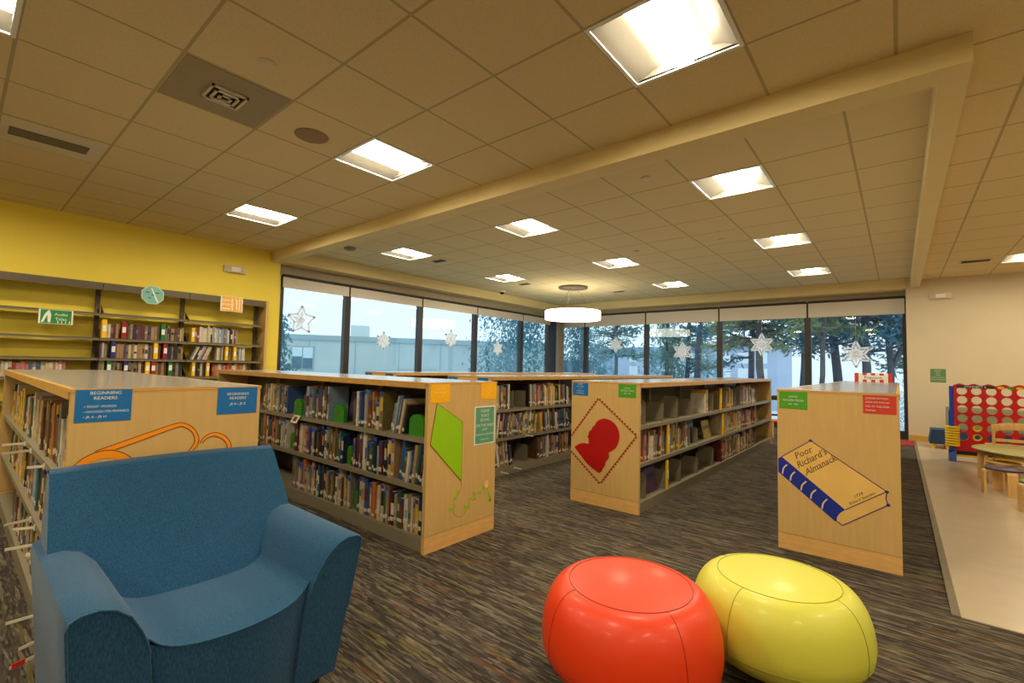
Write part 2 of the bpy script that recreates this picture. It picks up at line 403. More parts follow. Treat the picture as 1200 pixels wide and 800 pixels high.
# ceiling fittings
grey_panel = mat('vent_panel', (158, 142, 108), .7, var=.03)
t = thing('ceiling_air_diffuser', 'grey ceiling panel with a small square louvred air diffuser', 'air vent', (-3.337, 1.046, ZC))
MB().box(-.292, .292, -.292, .292, -.004, .004, grey_panel).build('panel', t)
d = MB()
for k in range(3):
    r1 = .105-.034*k; r2 = r1-.014; z0 = -.006-.004*k
    for s in (-1, 1):
        d.box(s*r1, s*r2, -r1, r1, z0-.012, z0, M['cream'] if k != 1 else M['white']); d.box(-r1, r1, s*r1, s*r2, z0-.012, z0, M['cream'])
d.box(-.09, .09, -.09, .09, -.0055, -.0045, M['black'])
d.build('louvre', t)
t = thing('ceiling_return_grille', 'pale ceiling panel with a dark slotted return air grille near the yellow wall', 'air vent', (-5.166, .437, ZC))
MB().box(-.292, .292, -.292, .292, -.004, .004, M['cream']).build('panel', t)
g = MB(); g.box(-.09, .09, -.25, .2, -.006, -.004, M['metal_dark'])
for k in range(12): g.box(-.088+.0148*k, -.082+.0148*k, -.25, .2, -.011, -.006, M['metal'])
g.build('grille', t)
spk = mat('speaker_grille', (150, 122, 84), .8, var=.12, scale=300)
t = thing('ceiling_speaker', 'round brown ceiling speaker beside the middle ceiling light', 'ceiling speaker', (-3.40, 1.66, ZC))
MB().lathe([(.001, -.008), (.105, -.008), (.118, -.006), (.122, 0)], spk, n=32).build('grille', t)
def sprinkler(x, y, z, lab):
    t = thing('ceiling_sprinkler', lab, 'sprinkler', (x, y, z), group='round sprinkler covers')
    MB().lathe([(.001, -.012), (.042, -.012), (.045, -.008), (.045, .006), (.001, .006)], M['cream'], n=24).build('cover_plate', t)
sprinkler(-2.764, 1.069, ZC, 'small round sprinkler cover on the tile next to the air diffuser panel')
sprinkler(-6.574, 1.059, ZC, 'small round sprinkler cover near the top of the yellow wall')
sprinkler(-1.756, 3.982, ZL, 'small round sprinkler cover just beyond the beam')
sprinkler(-1.797, 6.479, ZL, 'small round sprinkler cover between the two middle rows of lights')
sprinkler(-2.992, 6.44, ZL, 'small round sprinkler cover just right of the middle centre light')
t = thing('smoke_detector', 'round smoke detector under the ceiling by the left end of the beam', 'smoke detector', (-6.436, 3.811, ZL))
MB().lathe([(.001, -.05), (.05, -.05), (.085, -.03), (.09, 0)], mat('detector_grey', (150, 134, 104), .6), n=28).build('housing', t)
def slot(x, y, z, lab, w=.28, h=.14):
    t = thing('slot_vent', lab, 'air vent', (x, y, z), group='small dark ceiling vents')
    q = MB(); q.box(-w/2, w/2, -h/2, h/2, -.01, 0, M['cream']); q.build('frame', t)
    q = MB(); q.box(-w/2+.02, w/2-.02, -h/2+.02, h/2-.02, -.012, -.009, M['black'])
    for k in range(4): q.box(-w/2+.02, w/2-.02, -h/2+.028+k*.026, -h/2+.036+k*.026, -.02, -.012, M['metal_dark'])
    q.build('slats', t)
slot(-5.944, 5.186, ZL, 'small dark vent beside the left light beyond the beam')
slot(-6.095, 7.72, ZL, 'small dark vent beside the light left of the ring lamp')
slot(-4.879, 9.628, ZL, 'small dark vent above and right of the ring lamp')
slot(.9, 9.62, ZC, 'small dark vent above the cream wall', .34, .2)
t = thing('security_camera', 'small dark dome security camera under the ceiling before the left windows', 'camera', (-7.15, 8.2, ZL))
MB().lathe([(.001, -.03), (.07, -.03), (.07, 0)], M['white'], n=24).build('mount', t)
MB().lathe([(.001, -.085), (.03, -.078), (.05, -.055), (.055, -.03)], M['black'], n=24).build('dome', t)
def emergency_light(loc, rz, lab):
    t = thing('emergency_light', lab, 'emergency light', loc, rz, group='emergency lights')
    prof = [(-.15, -.004), (-.15, .03), (-.11, .055), (-.05, .065), (.05, .065), (.11, .055), (.15, .03), (.15, -.004)]
    MB().prism(prof, lambda u, v, d: (u, -v, d), -.05, .05, mat('fixture_beige', (214, 200, 166), .5)).build('housing', t, bevel=.008)
    MB().prism([(-.07, 0), (.07, 0), (.06, .012), (-.06, .012)], lambda u, v, d: (u, -.062-v, d), -.032, .032, M['paper']).build('lens', t, bevel=.004)
emergency_light((-7.6, 2.63, 2.515), PI/2, 'beige oval emergency light on the yellow wall')
emergency_light((.586, 11.05, 2.57), 0, 'beige oval emergency light high on the cream wall')

# ------------------------------------------------------------------ bookcases
SH = [.085, .40, .705]        # shelf surfaces
TOPZ = 1.062
def bookcase(name_label, loc, rz, length, group='low double sided bookcases', far_panel=True):
    t = thing('bookcase', name_label, 'bookcase', loc, rz, group)
    W = .645
    def panel(y0, y1, far):
        p = MB(); p.box(0, W, y0, y1, .105, TOPZ-.022, M['maple']); p.box(0, W, y0, y1, .0, .1025, M['kick_wood'])
        p.box(.003, W-.003, y0+.002, y1-.002, .1, .108, M['seam'])
        p.box(0, W, y0, y1, TOPZ-.022, TOPZ-.014, M['maple_edge'])
        return p.build('end_panel', t)
    e = panel(0, .028, False)
    panel(length-.028, length, True)
    tp = MB(); tp.box(-.004, W+.004, 0, length, TOPZ-.013, TOPZ-.0006, M['maple_edge'])
    tp.box(-.004, .018, 0.029, length-.029, TOPZ-.04, TOPZ-.013, M['maple_edge']); tp.box(W-.018, W+.004, 0.029, length-.029, TOPZ-.04, TOPZ-.013, M['maple_edge'])
    tp.box(.016, W-.016, .016, length-.016, TOPZ-.0006, TOPZ, M['laminate'])
    tp.build('top', t)
    k = MB(); k.box(W/2-.012, W/2+.012, .029, length-.029, .0, TOPZ-.014, M['metal_dark']); k.build('back_panel', t)
    for s in (0, 1):
        x0, x1 = (.012, W/2-.013) if s == 0 else (W/2+.013, W-.012)
        xf, sg = (.012, 1) if s == 0 else (W-.012, -1)
        q = MB(); q.box(x0, x1, .029, length-.029, SH[0]-.02, SH[0], M['metal']); q.box(xf, xf+sg*.012, .029, length-.029, 0, SH[0]-.02, M['metal'])
        q.build('base_shelf', t)
        for z in SH[1:]:
            q = MB(); q.box(x0, x1, .029, length-.029, z-.018, z, M['metal']); q.box(xf, xf+sg*.010, .029, length-.029, z-.03, z-.018, M['metal'])
            q.build('shelf', t)
    nb = max(1, round(length/.92))
    for i in range(1, nb):
        y = length*i/nb
        q = MB(); q.box(.03, W/2-.014, y-.003, y+.003, SH[0]+.001, SH[1]-.031, M['metal'])
        q.box(W/2-.05, W/2+.05, y-.02, y+.02, .02, TOPZ-.02, M['metal'])
        q.build('upright', t)
    return t, e
cA, eA = bookcase('low maple bookcase behind the blue armchair with orange eyeglasses on its end', (-2.285, .283, 0), PI/2, 3.2)
cK, eK = bookcase('low maple bookcase with a lime green kite on its end panel', (-2.275, 1.93, 0), PI/2, 3.62)
cS, eS = bookcase('low maple bookcase with a red silhouette stamp on its end panel', (-2.275, 3.60, 0), 0, 5.11)
cL, eL = bookcase('low maple bookcase showing a blue spined almanack on its end panel', (-.645, 3.635, 0), 0, 5.11)
cC, eC = bookcase('low maple bookcase between the kite and stamp bookcases, blue signs on its end', (-3.925, 3.60, 0), 0, 5.11)
cD, eD = bookcase('low maple bookcase farthest left, half hidden behind the kite bookcase', (-5.57, 3.60, 0), 0, 5.11)

def loc_fn(u0, v0, d0=.0):
    return lambda u, v, d: (u0+u, -d0-d, v0+v)
def psign(e, u0, u1, v0, v1, plate, tm, lines, border=None):
    mb = MB(); sign_mesh(mb, u1-u0, v1-v0, loc_fn(u0, v0), plate, tm, lines, border); return mb.build('sign', e)
Wt = M['paper']; CT = M['cream_text']
def bl(u0, u1, v0, v1, e, lines, mm='signblue', tm=None, border=None): return psign(e, u0, u1, v0, v1, M[mm], tm or CT, lines, border)
bl(.012, .174, .939, 1.0575, eA, [('BEGINNING', .90, .10, 'c', .52), ('READERS', .74, .10, 'c', .52), ('\u2022 SIGHT WORDS', .48, .075, 'l', .15), ('\u2022 HOOKED ON PHONICS', .32, .075, 'l', .15), ('\u2022 JR A - JR H', .16, .075, 'l', .15)])
bl(.469, .631, .939, 1.056, eA, [('BEGINNING', .76, .10, 'c', .5), ('READERS', .60, .10, 'c', .5), ('JR H - JR Z', .38, .085, 'c', .5)])
bl(.015, .179, .933, 1.050, eK, [('CHAPTER', .76, .11, 'c', .5), ('BOOKS ARE', .56, .11, 'c', .5), ('JE A - JE M', .34, .08, 'c', .5)], 'signorange', M['yellow_text'])
bl(.476, .639, .937, 1.053, eK, [('CHAPTER', .84, .08, 'c', .5), ('BOOKS', .70, .08, 'c', .5), ('JE N - JE Z', .54, .08, 'c', .5), ('SERIES', .38, .08, 'c', .5), ('AND MORE', .2, .08, 'c', .5)], 'signorange', M['yellow_text'])
bl(.417, .630, .622, .889, eK, [('PLEASE', .88, .075, 'c', .5), ('PLACE', .76, .075, 'c', .5), ('BOOKS', .64, .075, 'c', .5), ('ON THE SHELF', .50, .075, 'c', .5), ('CART', .39, .06, 'c', .5), ('WHEN YOU ARE DONE', .26, .045, 'c', .5), ('THANK YOU', .13, .04, 'c', .5)], 'signteal', CT, M['cream_text'])
bl(.010, .167, .931, 1.0425, eS, [('JUNIOR', .90, .09, 'c', .5), ('FICTION SERIES', .72, .07, 'c', .5), ('A - Z', .54, .09, 'c', .5), ('PAPERBACKS', .36, .08, 'c', .5), ('ON THIS SIDE', .18, .08, 'c', .5)])
bl(.460, .616, .938, 1.0475, eS, [('JUNIOR', .72, .10, 'c', .5), ('NONFICTION', .52, .12, 'c', .5), ('000 - 599', .30, .1, 'c', .5)], 'signgreen')
bl(.013, .176, .933, 1.0475, eL, [('JUNIOR', .72, .09, 'c', .5), ('NONFICTION', .50, .12, 'c', .5), ('600 - 999', .28, .09, 'c', .5)], 'signgreen')
bl(.470, .631, .936, 1.0475, eL, [('JUNIOR FICTION', .84, .09, 'l', .08), ('SERIES ARE SHELVED', .63, .08, 'l', .08), ('ASK AT THE DESK', .40, .09, 'l', .08), ('THANKS', .18, .08, 'l', .08)], 'signred')
for e in (eC, eD):
    bl(.012, .16, .93, 1.045, e, [('JUNIOR', .75, .1, 'c', .5), ('FICTION', .5, .1, 'c', .5), ('A - L', .25, .1, 'c', .5)])
    bl(.47, .625, .93, 1.045, e, [('JUNIOR', .75, .1, 'c', .5), ('FICTION', .5, .1, 'c', .5), ('M - Z', .25, .1, 'c', .5)])

def deco_band(mb, pts, w, m, d, closed=False):
    P = [Vector(p) for p in pts]; K = len(P); rows = []
    for i in range(K):
        a = P[i-1] if (closed or i) else P[i]; c = P[(i+1) % K] if (closed or i < K-1) else P[i]
        t = (c-a).normalized(); nrm = Vector((-t.y, t.x)); ww = w[i] if isinstance(w, list) else w
        rows.append([(P[i].x-nrm.x*ww/2, -d, P[i].y-nrm.y*ww/2), (P[i].x+nrm.x*ww/2, -d, P[i].y+nrm.y*ww/2)])
    if closed: rows.append(rows[0])
    mb.grid(rows, m, False)
def poly(mb, pts, m, d): mb.prism(pts, lambda u, v, q: (u, -q, v), .0003, d, m)
def smooth_path(pts, k=6, closed=False):
    P = [Vector(p) for p in pts]; n_ = len(P); out = []
    for i in range(n_ if closed else n_-1):
        p0 = P[i-1] if (closed or i) else P[i]; p1 = P[i]; p2 = P[(i+1) % n_]; p3 = P[(i+2) % n_] if (closed or i < n_-2) else P[i+1]
        for j in range(k):
            t = j/k
            out.append(.5*((2*p1)+(p2-p0)*t+(2*p0-5*p1+4*p2-p3)*t*t+(3*p1-p0-3*p2+p3)*t**3))
    if not closed: out.append(P[-1])
    return [tuple(p) for p in out]
# eyeglasses on the armchair-side bookcase
g = MB()
def ring(cx, cz, rx, rz, w):
    o = [(cx+rx*math.cos(a*PI/24), cz+rz*math.sin(a*PI/24)) for a in range(48)]
    deco_band(g, o, w, M['glassorange'], .0015, True)
    deco_band(g, [(cx+(rx+w/2)*math.cos(a*PI/24), cz+(rz+w/2)*math.sin(a*PI/24)) for a in range(48)], .003, M['outline_brown'], .002, True)
ring(.105, .672, .108, .145, .028)
temple_o = smooth_path([(.0751, .8313), (.20, .874), (.3129, .9114), (.3514, .9121), (.3855, .8885), (.4057, .8479), (.4025, .8173), (.3868, .7961)], 5)
temple_i = smooth_path([(.1358, .8306), (.22, .860), (.3263, .8975), (.3522, .8953), (.3761, .8778), (.3908, .8495), (.3888, .8227), (.3715, .7964)], 5)
g.grid([[(a[0], -.0015, a[1]), (b_[0], -.0015, b_[1])] for a, b_ in zip(temple_o, temple_i)], M['glassorange'], False)
deco_band(g, temple_o, .003, M['outline_brown'], .002); deco_band(g, temple_i, .003, M['outline_brown'], .002)
hook_o = smooth_path([(.4123, .8239), (.4282, .8495), (.4624, .8635), (.4989, .8504), (.5262, .8193), (.5326, .7942), (.5297, .746), (.50, .66), (.44, .60)], 5)
hook_i = smooth_path([(.4192, .8216), (.4355, .8409), (.4632, .8476), (.4924, .835), (.5117, .8128), (.5166, .7881), (.5127, .7483), (.485, .665), (.43, .612)], 5)
g.grid([[(a[0], -.0015, a[1]), (b_[0], -.0015, b_[1])] for a, b_ in zip(hook_o, hook_i)], M['glassorange'], False)
deco_band(g, hook_o, .003, M['outline_brown'], .002); deco_band(g, hook_i, .003, M['outline_brown'], .002)
ring(.36, .56, .10, .12, .028)
deco_band(g, smooth_path([(.205, .63), (.25, .65), (.275, .60)], 5), .024, M['glassorange'], .0015)
g.build('eyeglasses_inlay', eA)
# kite
g = MB(); kite = [(.0708, .9302), (.302, .7961), (.3046, .4005), (.0244, .6725)]
poly(g, kite[::-1], M['lime'], .0015)
for i in range(4): deco_band(g, [kite[i], kite[(i+1) % 4]], .006 if i in (2, 3) else .003, M['lime_dark'], .0022)
tail = smooth_path([(.3046, .4005), (.3052, .3538), (.2824, .3201), (.2426, .2861), (.2378, .2289), (.2555, .1875), (.2963, .1639), (.3433, .1804), (.3729, .2167), (.3844, .2573), (.4336, .2779), (.516, .3107), (.5549, .3395)], 5)
deco_band(g, tail, .0035, mat('tail_string', (168, 128, 30), .5), .0012)
for (u, v), a in zip([(.2627, .3197), (.232, .2368), (.3668, .218), (.4336, .2779), (.505, .305)], [1.0, .5, 0, 1.57, .7]):
    ca, sa = math.cos(a), math.sin(a)
    for s in (-1, 1):
        tri = [(0, 0), (s*.028, .02), (s*.028, -.02)]
        tri = [(u+x*ca-y*sa, v+x*sa+y*ca) for x, y in tri]
        poly(g, tri if s < 0 else tri[::-1], M['lime'], .0016)
deco_band(g, [(.5549, .344), (.5618, .3203), (.6036, .2037)], .011, M['lime'], .0017)
poly(g, [(.590+.018*math.cos(a), .215+.012*math.sin(a)) for a in [k*PI/3 for k in range(6)]], M['lime'], .0017)
poly(g, [(.556+.02*math.cos(a), .335+.03*math.sin(a)) for a in [k*PI/8 for k in range(16)]], mat('tail_oval', (238, 200, 110), .5), .002)
g.build('kite_inlay', eK)
# stamp silhouette
g = MB()
sil = [(.3369, .7475), (.3854, .7381), (.424, .7149), (.4529, .6824), (.4696, .6401), (.4704, .5877), (.457, .5424), (.4413, .5143), (.4273, .4995), (.4037, .4817), (.3751, .4624), (.3803, .4363), (.371, .4085), (.3471, .3832), (.3427, .3558), (.3235, .3263), (.2946, .2836), (.2446, .2975), (.1733, .3379), (.1109, .3942), (.0421, .4647), (.0576, .485), (.0887, .5041), (.13, .5159), (.176, .5163), (.1808, .5396), (.1753, .5663), (.1661, .5763), (.1801, .5941), (.1778, .6121), (.1947, .6319), (.2117, .647), (.2125, .6625), (.2393, .6811), (.2489, .7045), (.2784, .7294), (.3028, .7403)]
poly(g, smooth_path(sil, 3, True)[::-1] if False else smooth_path(sil, 3, True), M['sil'], .0018)
D = [(.2711, .9078), (.62, .6306), (.2954, .1961)]
edges = [(D[0], D[1]), (D[1], D[2]), (D[2], (.004, .432)), ((.004, .560), D[0])]
for a, b_ in edges:
    a = Vector(a); b_ = Vector(b_); deco_band(g, [a, b_], .006, M['stampbrown'], .0015)
    tdir = (b_-a); Ls = tdir.length; tdir.normalize(); nrm = Vector((tdir.y, -tdir.x))
    if nrm.dot(a-Vector((.3, .52))) < 0: nrm = -nrm
    k = 0
    while k*.030 < Ls-.01:
        c = a+tdir*(.012+k*.030)+nrm*.008
        poly(g, [(c.x+.009*math.cos(q*PI/4), c.y+.009*math.sin(q*PI/4)) for q in range(8)], M['stampbrown'], .0014); k += 1
g.build('stamp_inlay', eS)
# almanack
g = MB()
cov = [(.0249, .6062), (.1921, .7333), (.5781, .4752), (.372, .3248)]
spn = [(.0249, .6062), (.372, .3248), (.3444, .298), (.3297, .2713), (.3277, .2447), (.3177, .2426), (.004, .5022), (.004, .5918)]
pag = [(.372, .3248), (.5781, .4714), (.5729, .4288), (.5835, .3967), (.3572, .225), (.3277, .2463), (.3297, .2713), (.3444, .298)]
poly(g, cov[::-1], M['cover_tan'], .0010); poly(g, spn[::-1], M['inkblue'], .0012); poly(g, pag[::-1], mat('page_block_tan', (222, 182, 104), .5, var=.05), .0011)
for a, b_ in ((cov[0], cov[1]), (cov[1], cov[2]), (cov[3], cov[2]), (pag[3], pag[4]), (pag[1], pag[2]), (pag[2], pag[3]), (pag[4], pag[5])):
    deco_band(g, [a, b_], .0055, M['inkpurple'], .0016)
for c_ in ((.5781, .4735), (.5835, .3967), (.1921, .7333)):
    poly(g, [(c_[0]+.011*math.cos(q*PI/3), c_[1]+.009*math.sin(q*PI/3)) for q in range(6)], M['inkblue'], .0018)
bands = [(.057, .5571), (.0362, .5329), (.0288, .4937), (.1011, .5173), (.0807, .489), (.0734, .4543), (.1657, .4651), (.1422, .4364), (.135, .4021), (.2197, .4208), (.1952, .3921), (.1896, .3583), (.2792, .3732), (.2573, .3425), (.2504, .3049)]
for i in range(5): deco_band(g, smooth_path(bands[3*i:3*i+3], 5), .008, mat('spine_band', (226, 206, 160), .5), .0018)
def aff(o, ex, ey): return lambda a, b_: (o[0]+a*ex[0]+b_*ey[0], -.0018, o[1]+a*ex[1]+b_*ey[1])
ex = Vector((.152, .098)); 
def serif_text(t, o, w_vec, h):
    vs, fs, w = text_mesh(t); k = w_vec.length/w; d = w_vec.normalized(); upv = Vector((-.30, .95)).normalized()
    kh = h/.70
    fn = lambda a, b_: (o[0]+a*k*d.x+b_*kh*upv.x, -.0018, o[1]+a*k*d.y+b_*kh*upv.y)
    g.add([fn(a, b_) for a, b_ in vs], fs, M['inkbrown'])
    xs = sorted(set(round(a, 2) for a, b_ in vs if abs(b_) < .02))
    for x in xs[::1]:    # feet serifs
        g.add([fn(x-.05, -.012), fn(x+.05, -.012), fn(x+.05, .035), fn(x-.05, .035)], [(0,1,2,3)], M['inkbrown'])
serif_text('Poor', (.112, .604), Vector((.092, .0605)), .040)
serif_text('Richard\u2019s', (.124, .546), Vector((.158, .114)), .040)
serif_text('Almanack', (.168, .505), Vector((.165, .124)), .040)
serif_text('1734', (.424, .408), Vector((.040, .031)), .017)
serif_text('Richard Saunders', (.397, .360), Vector((.128, .092)), .015)
g.build('almanack_inlay', eL)

# ------------------------------------------------------------------ books
PAL = {'red': (150, 44, 40), 'navy': (36, 46, 82), 'white': (206, 198, 182), 'cream': (190, 174, 140), 'tan': (160, 130, 92), 'brown': (96, 68, 46), 'black': (40, 37, 38),
       'green': (56, 96, 64), 'teal': (52, 100, 106), 'blue': (52, 84, 136), 'pale blue': (134, 156, 176), 'orange': (186, 106, 48), 'yellow': (200, 164, 60), 'purple': (86, 62, 100), 'pink': (176, 112, 116), 'grey': (128, 122, 112), 'maroon': (98, 40, 46), 'olive': (118, 110, 62)}
for k_, c_ in PAL.items(): M['bk_'+k_] = mat('book_'+k_.replace(' ', '_'), c_, .45, var=.18, scale=26)
M['pages'] = mat('book_pages', (214, 202, 176), .9, var=.1, scale=60, stretch=(12, 1, 1))
M['label'] = mat('spine_label', (206, 198, 178), .7, var=.04)
M['bluetag'] = mat('genre_tag', (30, 72, 160), .5, var=.04)
M['yellowtag'] = mat('yellow_tag', (232, 190, 30), .5, var=.04)
def book_mesh(t, d, h, c, c2, side, band):
    """spine at y=0 facing -Y; side=-1: x in [-t,0], +1: x in [0,t]"""
    mb = MB(); x0, x1 = (-t, 0) if side < 0 else (0, t); cv = min(.0025, t*.18); A_ = M['bk_'+c]; B_ = M['bk_'+c2]
    mb.box(x0, x0+cv, .003, d, 0, h, A_); mb.box(x1-cv, x1, .003, d, 0, h, A_)
    mb.box(x0+cv, x1-cv, .006, d-.004, .004, h-.004, M['pages'])
    # rounded spine in bands
    zs = [0, h*band[0], h*band[1], h]; xs = [x0, x0+t*.2, x0+t*.5, x0+t*.8, x1]; ys = [.004, .0005, -.0008, .0005, .004]
    for k in range(3):
        mb.grid([[(x, y, zs[k]) for x, y in zip(xs, ys)], [(x, y, zs[k+1]) for x, y in zip(xs, ys)]], B_ if k == 1 else A_)
    return mb, x0, x1
ORD = lambda k: '%d%s' % (k, 'th' if 10 <= k % 100 <= 20 else {1: 'st', 2: 'nd', 3: 'rd'}.get(k % 10, 'th'))
NB = [0]
def book(loc, rz, t, d, h, lean, label, group, cat='book', name='book', labelled=True, pal=None, tag_c=None, toptag=False):
    side = -1 if lean > 0 else 1
    names = pal or list(PAL); c = random.choice(names); c2 = random.choice(names) if random.random() < .55 else c
    z0 = random.uniform(.3, .5); mb, x0, x1 = book_mesh(t, d, h, c, c2, side, (z0, z0+random.uniform(.12, .4)))
    o = mb.build(name); o.location = loc
    o.rotation_euler = (Matrix.Rotation(rz, 4, 'Z') @ Matrix.Rotation(lean, 4, 'Y')).to_euler()
    tag(o, label.format(c=c), cat, group); NB[0] += 1
    if labelled:
        lz = .016+random.random()*.03; lh = random.uniform(.016, .03)
        q = MB(); q.box(x0+t*.08, x1-t*.08, -.0018, .0005, lz, lz+lh, M[tag_c] if tag_c and random.random() < .35 else M['label']); q.build('spine_label', o)
    if toptag:
        q = MB(); q.box(x0+t*.08, x1-t*.08, -.0018, .0005, h-.03, h-.004, M['bluetag']); q.build('genre_sticker', o)
    return o
def row(origin, rz, a0, a1, z, hr, tr, phrase, group, lean=0, jit=.0, sgn=1, dr=(.14, .2), fmt='{c} book, ', **kw):
    """books along +dir from a0 to a1 (metres from origin); origin+dir*a"""
    d_ = Vector((math.cos(rz), math.sin(rz), 0))
    a = a0; k = kw.pop('start', 1)
    toptag = kw.pop('top_p', 0)
    while True:
        t = random.uniform(*tr); h = random.uniform(*hr); step = t/math.cos(lean)+.0012
        ext = h*math.sin(abs(lean))
        if a+step > a1 - (ext if lean > 0 else 0): break
        aa = a+(step-.0006 if lean > 0 else 0)
        if sgn > 0: pos = aa
        else: pos = -a-(0 if lean > 0 else step-.0006)
        p = Vector(origin)+d_*pos
        off = random.uniform(0, jit); p += Vector((-math.sin(rz), math.cos(rz), 0))*off
        p.z = z+.0004
        book(p, rz, t, random.uniform(*dr), h, lean, fmt+ORD(k)+' '+phrase, group, toptag=random.random() < toptag, **kw)
        a += step; k += 1
    return k
WARMP = ['white', 'cream', 'cream', 'tan', 'tan', 'brown', 'brown', 'blue', 'navy', 'navy', 'pale blue', 'black', 'black', 'green', 'orange', 'teal', 'grey', 'grey', 'yellow', 'purple', 'cream', 'maroon', 'olive']
# --- kite bookcase, side facing the armchair (faces -y); positions measured from the kite panel towards -x
KO = (-2.305, 1.955, 0); gk = 'picture books on the kite bookcase'
def krow(a0, a1, sh, hr, tr, lean=0, start=1):
    nm = ['bottom', 'middle', 'top'][sh]
    return row(KO, 0, a0, a1, SH[sh], hr, tr, 'from the kite panel on the %s shelf' % nm, gk, lean=lean, jit=.02, sgn=-1, start=start, pal=WARMP, top_p=.45, dr=(.17, .23), name='picture_book', cat='picture book', fmt='{c} picture book, ')
HT = (.19, .275); TT = (.014, .040)
k = krow(.26, .47, 2, HT, (.018, .036), .22); k = krow(.50, .83, 2, HT, (.018, .045), .0, k); k = krow(1.22, 1.60, 2, HT, TT, 0, k); k = krow(1.95, 2.45, 2, HT, TT, 0, k)
k = krow(.015, .34, 1, HT, TT, .13); k = krow(.34, .90, 1, HT, TT, 0, k); k = krow(.99, 1.82, 1, HT, TT, 0, k); k = krow(1.93, 2.55, 1, HT, TT, 0, k)
k = krow(.055, .80, 0, HT, TT, 0); k = krow(.86, 1.82, 0, HT, TT, 0, k)
# --- armchair bookcase, side facing left (faces -y)
AO = (-2.315, .31, 0); ga = 'beginning readers on the eyeglasses bookcase'
def arow(a0, a1, sh, lean=0, start=1):
    nm = ['bottom', 'middle', 'top'][sh]
    return row(AO, 0, a0, a1, SH[sh], (.19, .27), (.022, .056), 'from the armchair end, %s shelf of the eyeglasses bookcase' % nm, ga, lean=lean, jit=.02, sgn=-1, start=start, pal=WARMP+['yellow', 'red'], tag_c='yellowtag', dr=(.15, .2), name='early_reader', cat='reader book', fmt='{c} reader, ')
k = arow(.02, .95, 2); k = arow(1.0, 2.9, 2, 0, k); k = arow(.02, .55, 1); k = arow(.6, 2.7, 1, 0, k); k = arow(.03, 2.2, 0)
# --- middle bookcase (faces +x); positions along +y
CO = (-3.305, 3.63, 0); gc = 'books on the bookcase between kite and stamp'
def crow(a0, a1, sh, lean=0, start=1):
    nm = ['bottom', 'middle', 'top'][sh]
    return row(CO, PI/2, a0, a1, SH[sh], (.20, .28), (.02, .042), 'along the %s shelf between the kite and stamp bookcases' % nm, gc, lean=lean, jit=.02, start=start, pal=WARMP+['pink', 'olive'], dr=(.17, .22))
k = crow(.02, .38, 2); k = crow(.70, 1.58, 2, -.05, k); k = crow(.03, .86, 1, .12); k = crow(.92, 1.58, 1, -.1, k); k = crow(.05, .45, 0, -.16); k = crow(.86, 1.58, 0, 0, k)
# --- stamp bookcase (faces +x)
SO = (-1.655, 3.635, 0); gs = 'books on the stamp bookcase'
def srow(a0, a1, sh, lean=0, start=1, tr=(.02, .046)):
    nm = ['bottom', 'middle', 'top'][sh]
    return row(SO, PI/2, a0, a1, SH[sh], (.19, .275), tr, 'from the stamp panel on the %s shelf' % nm, gs, lean=lean, jit=.02, start=start, pal=['cream', 'white', 'tan', 'red', 'pink', 'grey', 'brown', 'yellow', 'olive', 'maroon'], tag_c='yellowtag', dr=(.15, .2))
k = srow(.03, .62, 1, .05); k = srow(.66, 1.22, 1, 0, k); k = srow(2.45, 4.2, 1, -.05, k, (.03, .06))
k = srow(1.72, 1.86, 2, 0, 1, (.06, .07)); k = srow(2.6, 2.9, 2, 0, k); k = srow(3.3, 4.1, 2, -.05, k, (.03, .06))
k = srow(2.35, 4.0, 0, -.03, 1, (.03, .06))

# --- bookends, dividers, alphabet blocks
def bookend(loc, rz, lab, w=.17, h=.16, slanted=True):
    o = thing('bookend', lab, 'bookend', loc, rz, 'grey metal bookends')
    pr = [(0, 0), (w, 0), (w, h*.55), (w*.72, h), (.02, h), (0, h*.9)] if slanted else [(0, 0), (w, 0), (w, h), (0, h)]
    MB().prism(pr, lambda u, v, d: (d, u, v), 0, .003, M['metal']).build('upright_plate', o)
    MB().box(.003, .09, .01, w-.01, .0004, .002, M['metal']).build('foot_plate', o)
    return o
gsb = [(.16, 2), (.56, 2), (.92, 2), (1.34, 2), (2.05, 2), (2.42, 2), (3.02, 2), (4.2, 2), (1.26, 1), (1.5, 1), (4.3, 1), (.18, 0), (.62, 0), (1.0, 0), (1.5, 0), (2.05, 0), (4.1, 0)]
cnt = {0: 0, 1: 0, 2: 0}
for a, s in gsb:
    cnt[s] += 1
    bookend((SO[0]-.01, SO[1]+a, SH[s]+.0004), PI/2, 'grey metal bookend, %s from the stamp panel on the %s shelf' % (ORD(cnt[s]), ['bottom', 'middle', 'top'][s]), .2, .17+.04*(cnt[s] % 2))
for a, s, nm in ((.40, 2, 'top shelf, left of the gap'), (.62, 2, 'top shelf, right of the gap'), (.68, 0, 'bottom shelf')):
    bookend((CO[0]-.01, CO[1]+a, SH[s]+.0004), PI/2, 'grey metal bookend on the %s between kite and stamp bookcases' % nm, .2, .19, s == 0)
for a, nm in ((.87, 'beside the first upright books'), (1.64, 'next to the green letter block')):
    bookend((KO[0]-a, KO[1]+.01, SH[2]+.0004), 0, 'grey metal bookend on the kite bookcase top shelf ' + nm, .22, .2, True)
gletter = mat('letter_block_green', (46, 138, 26), .5, var=.06)
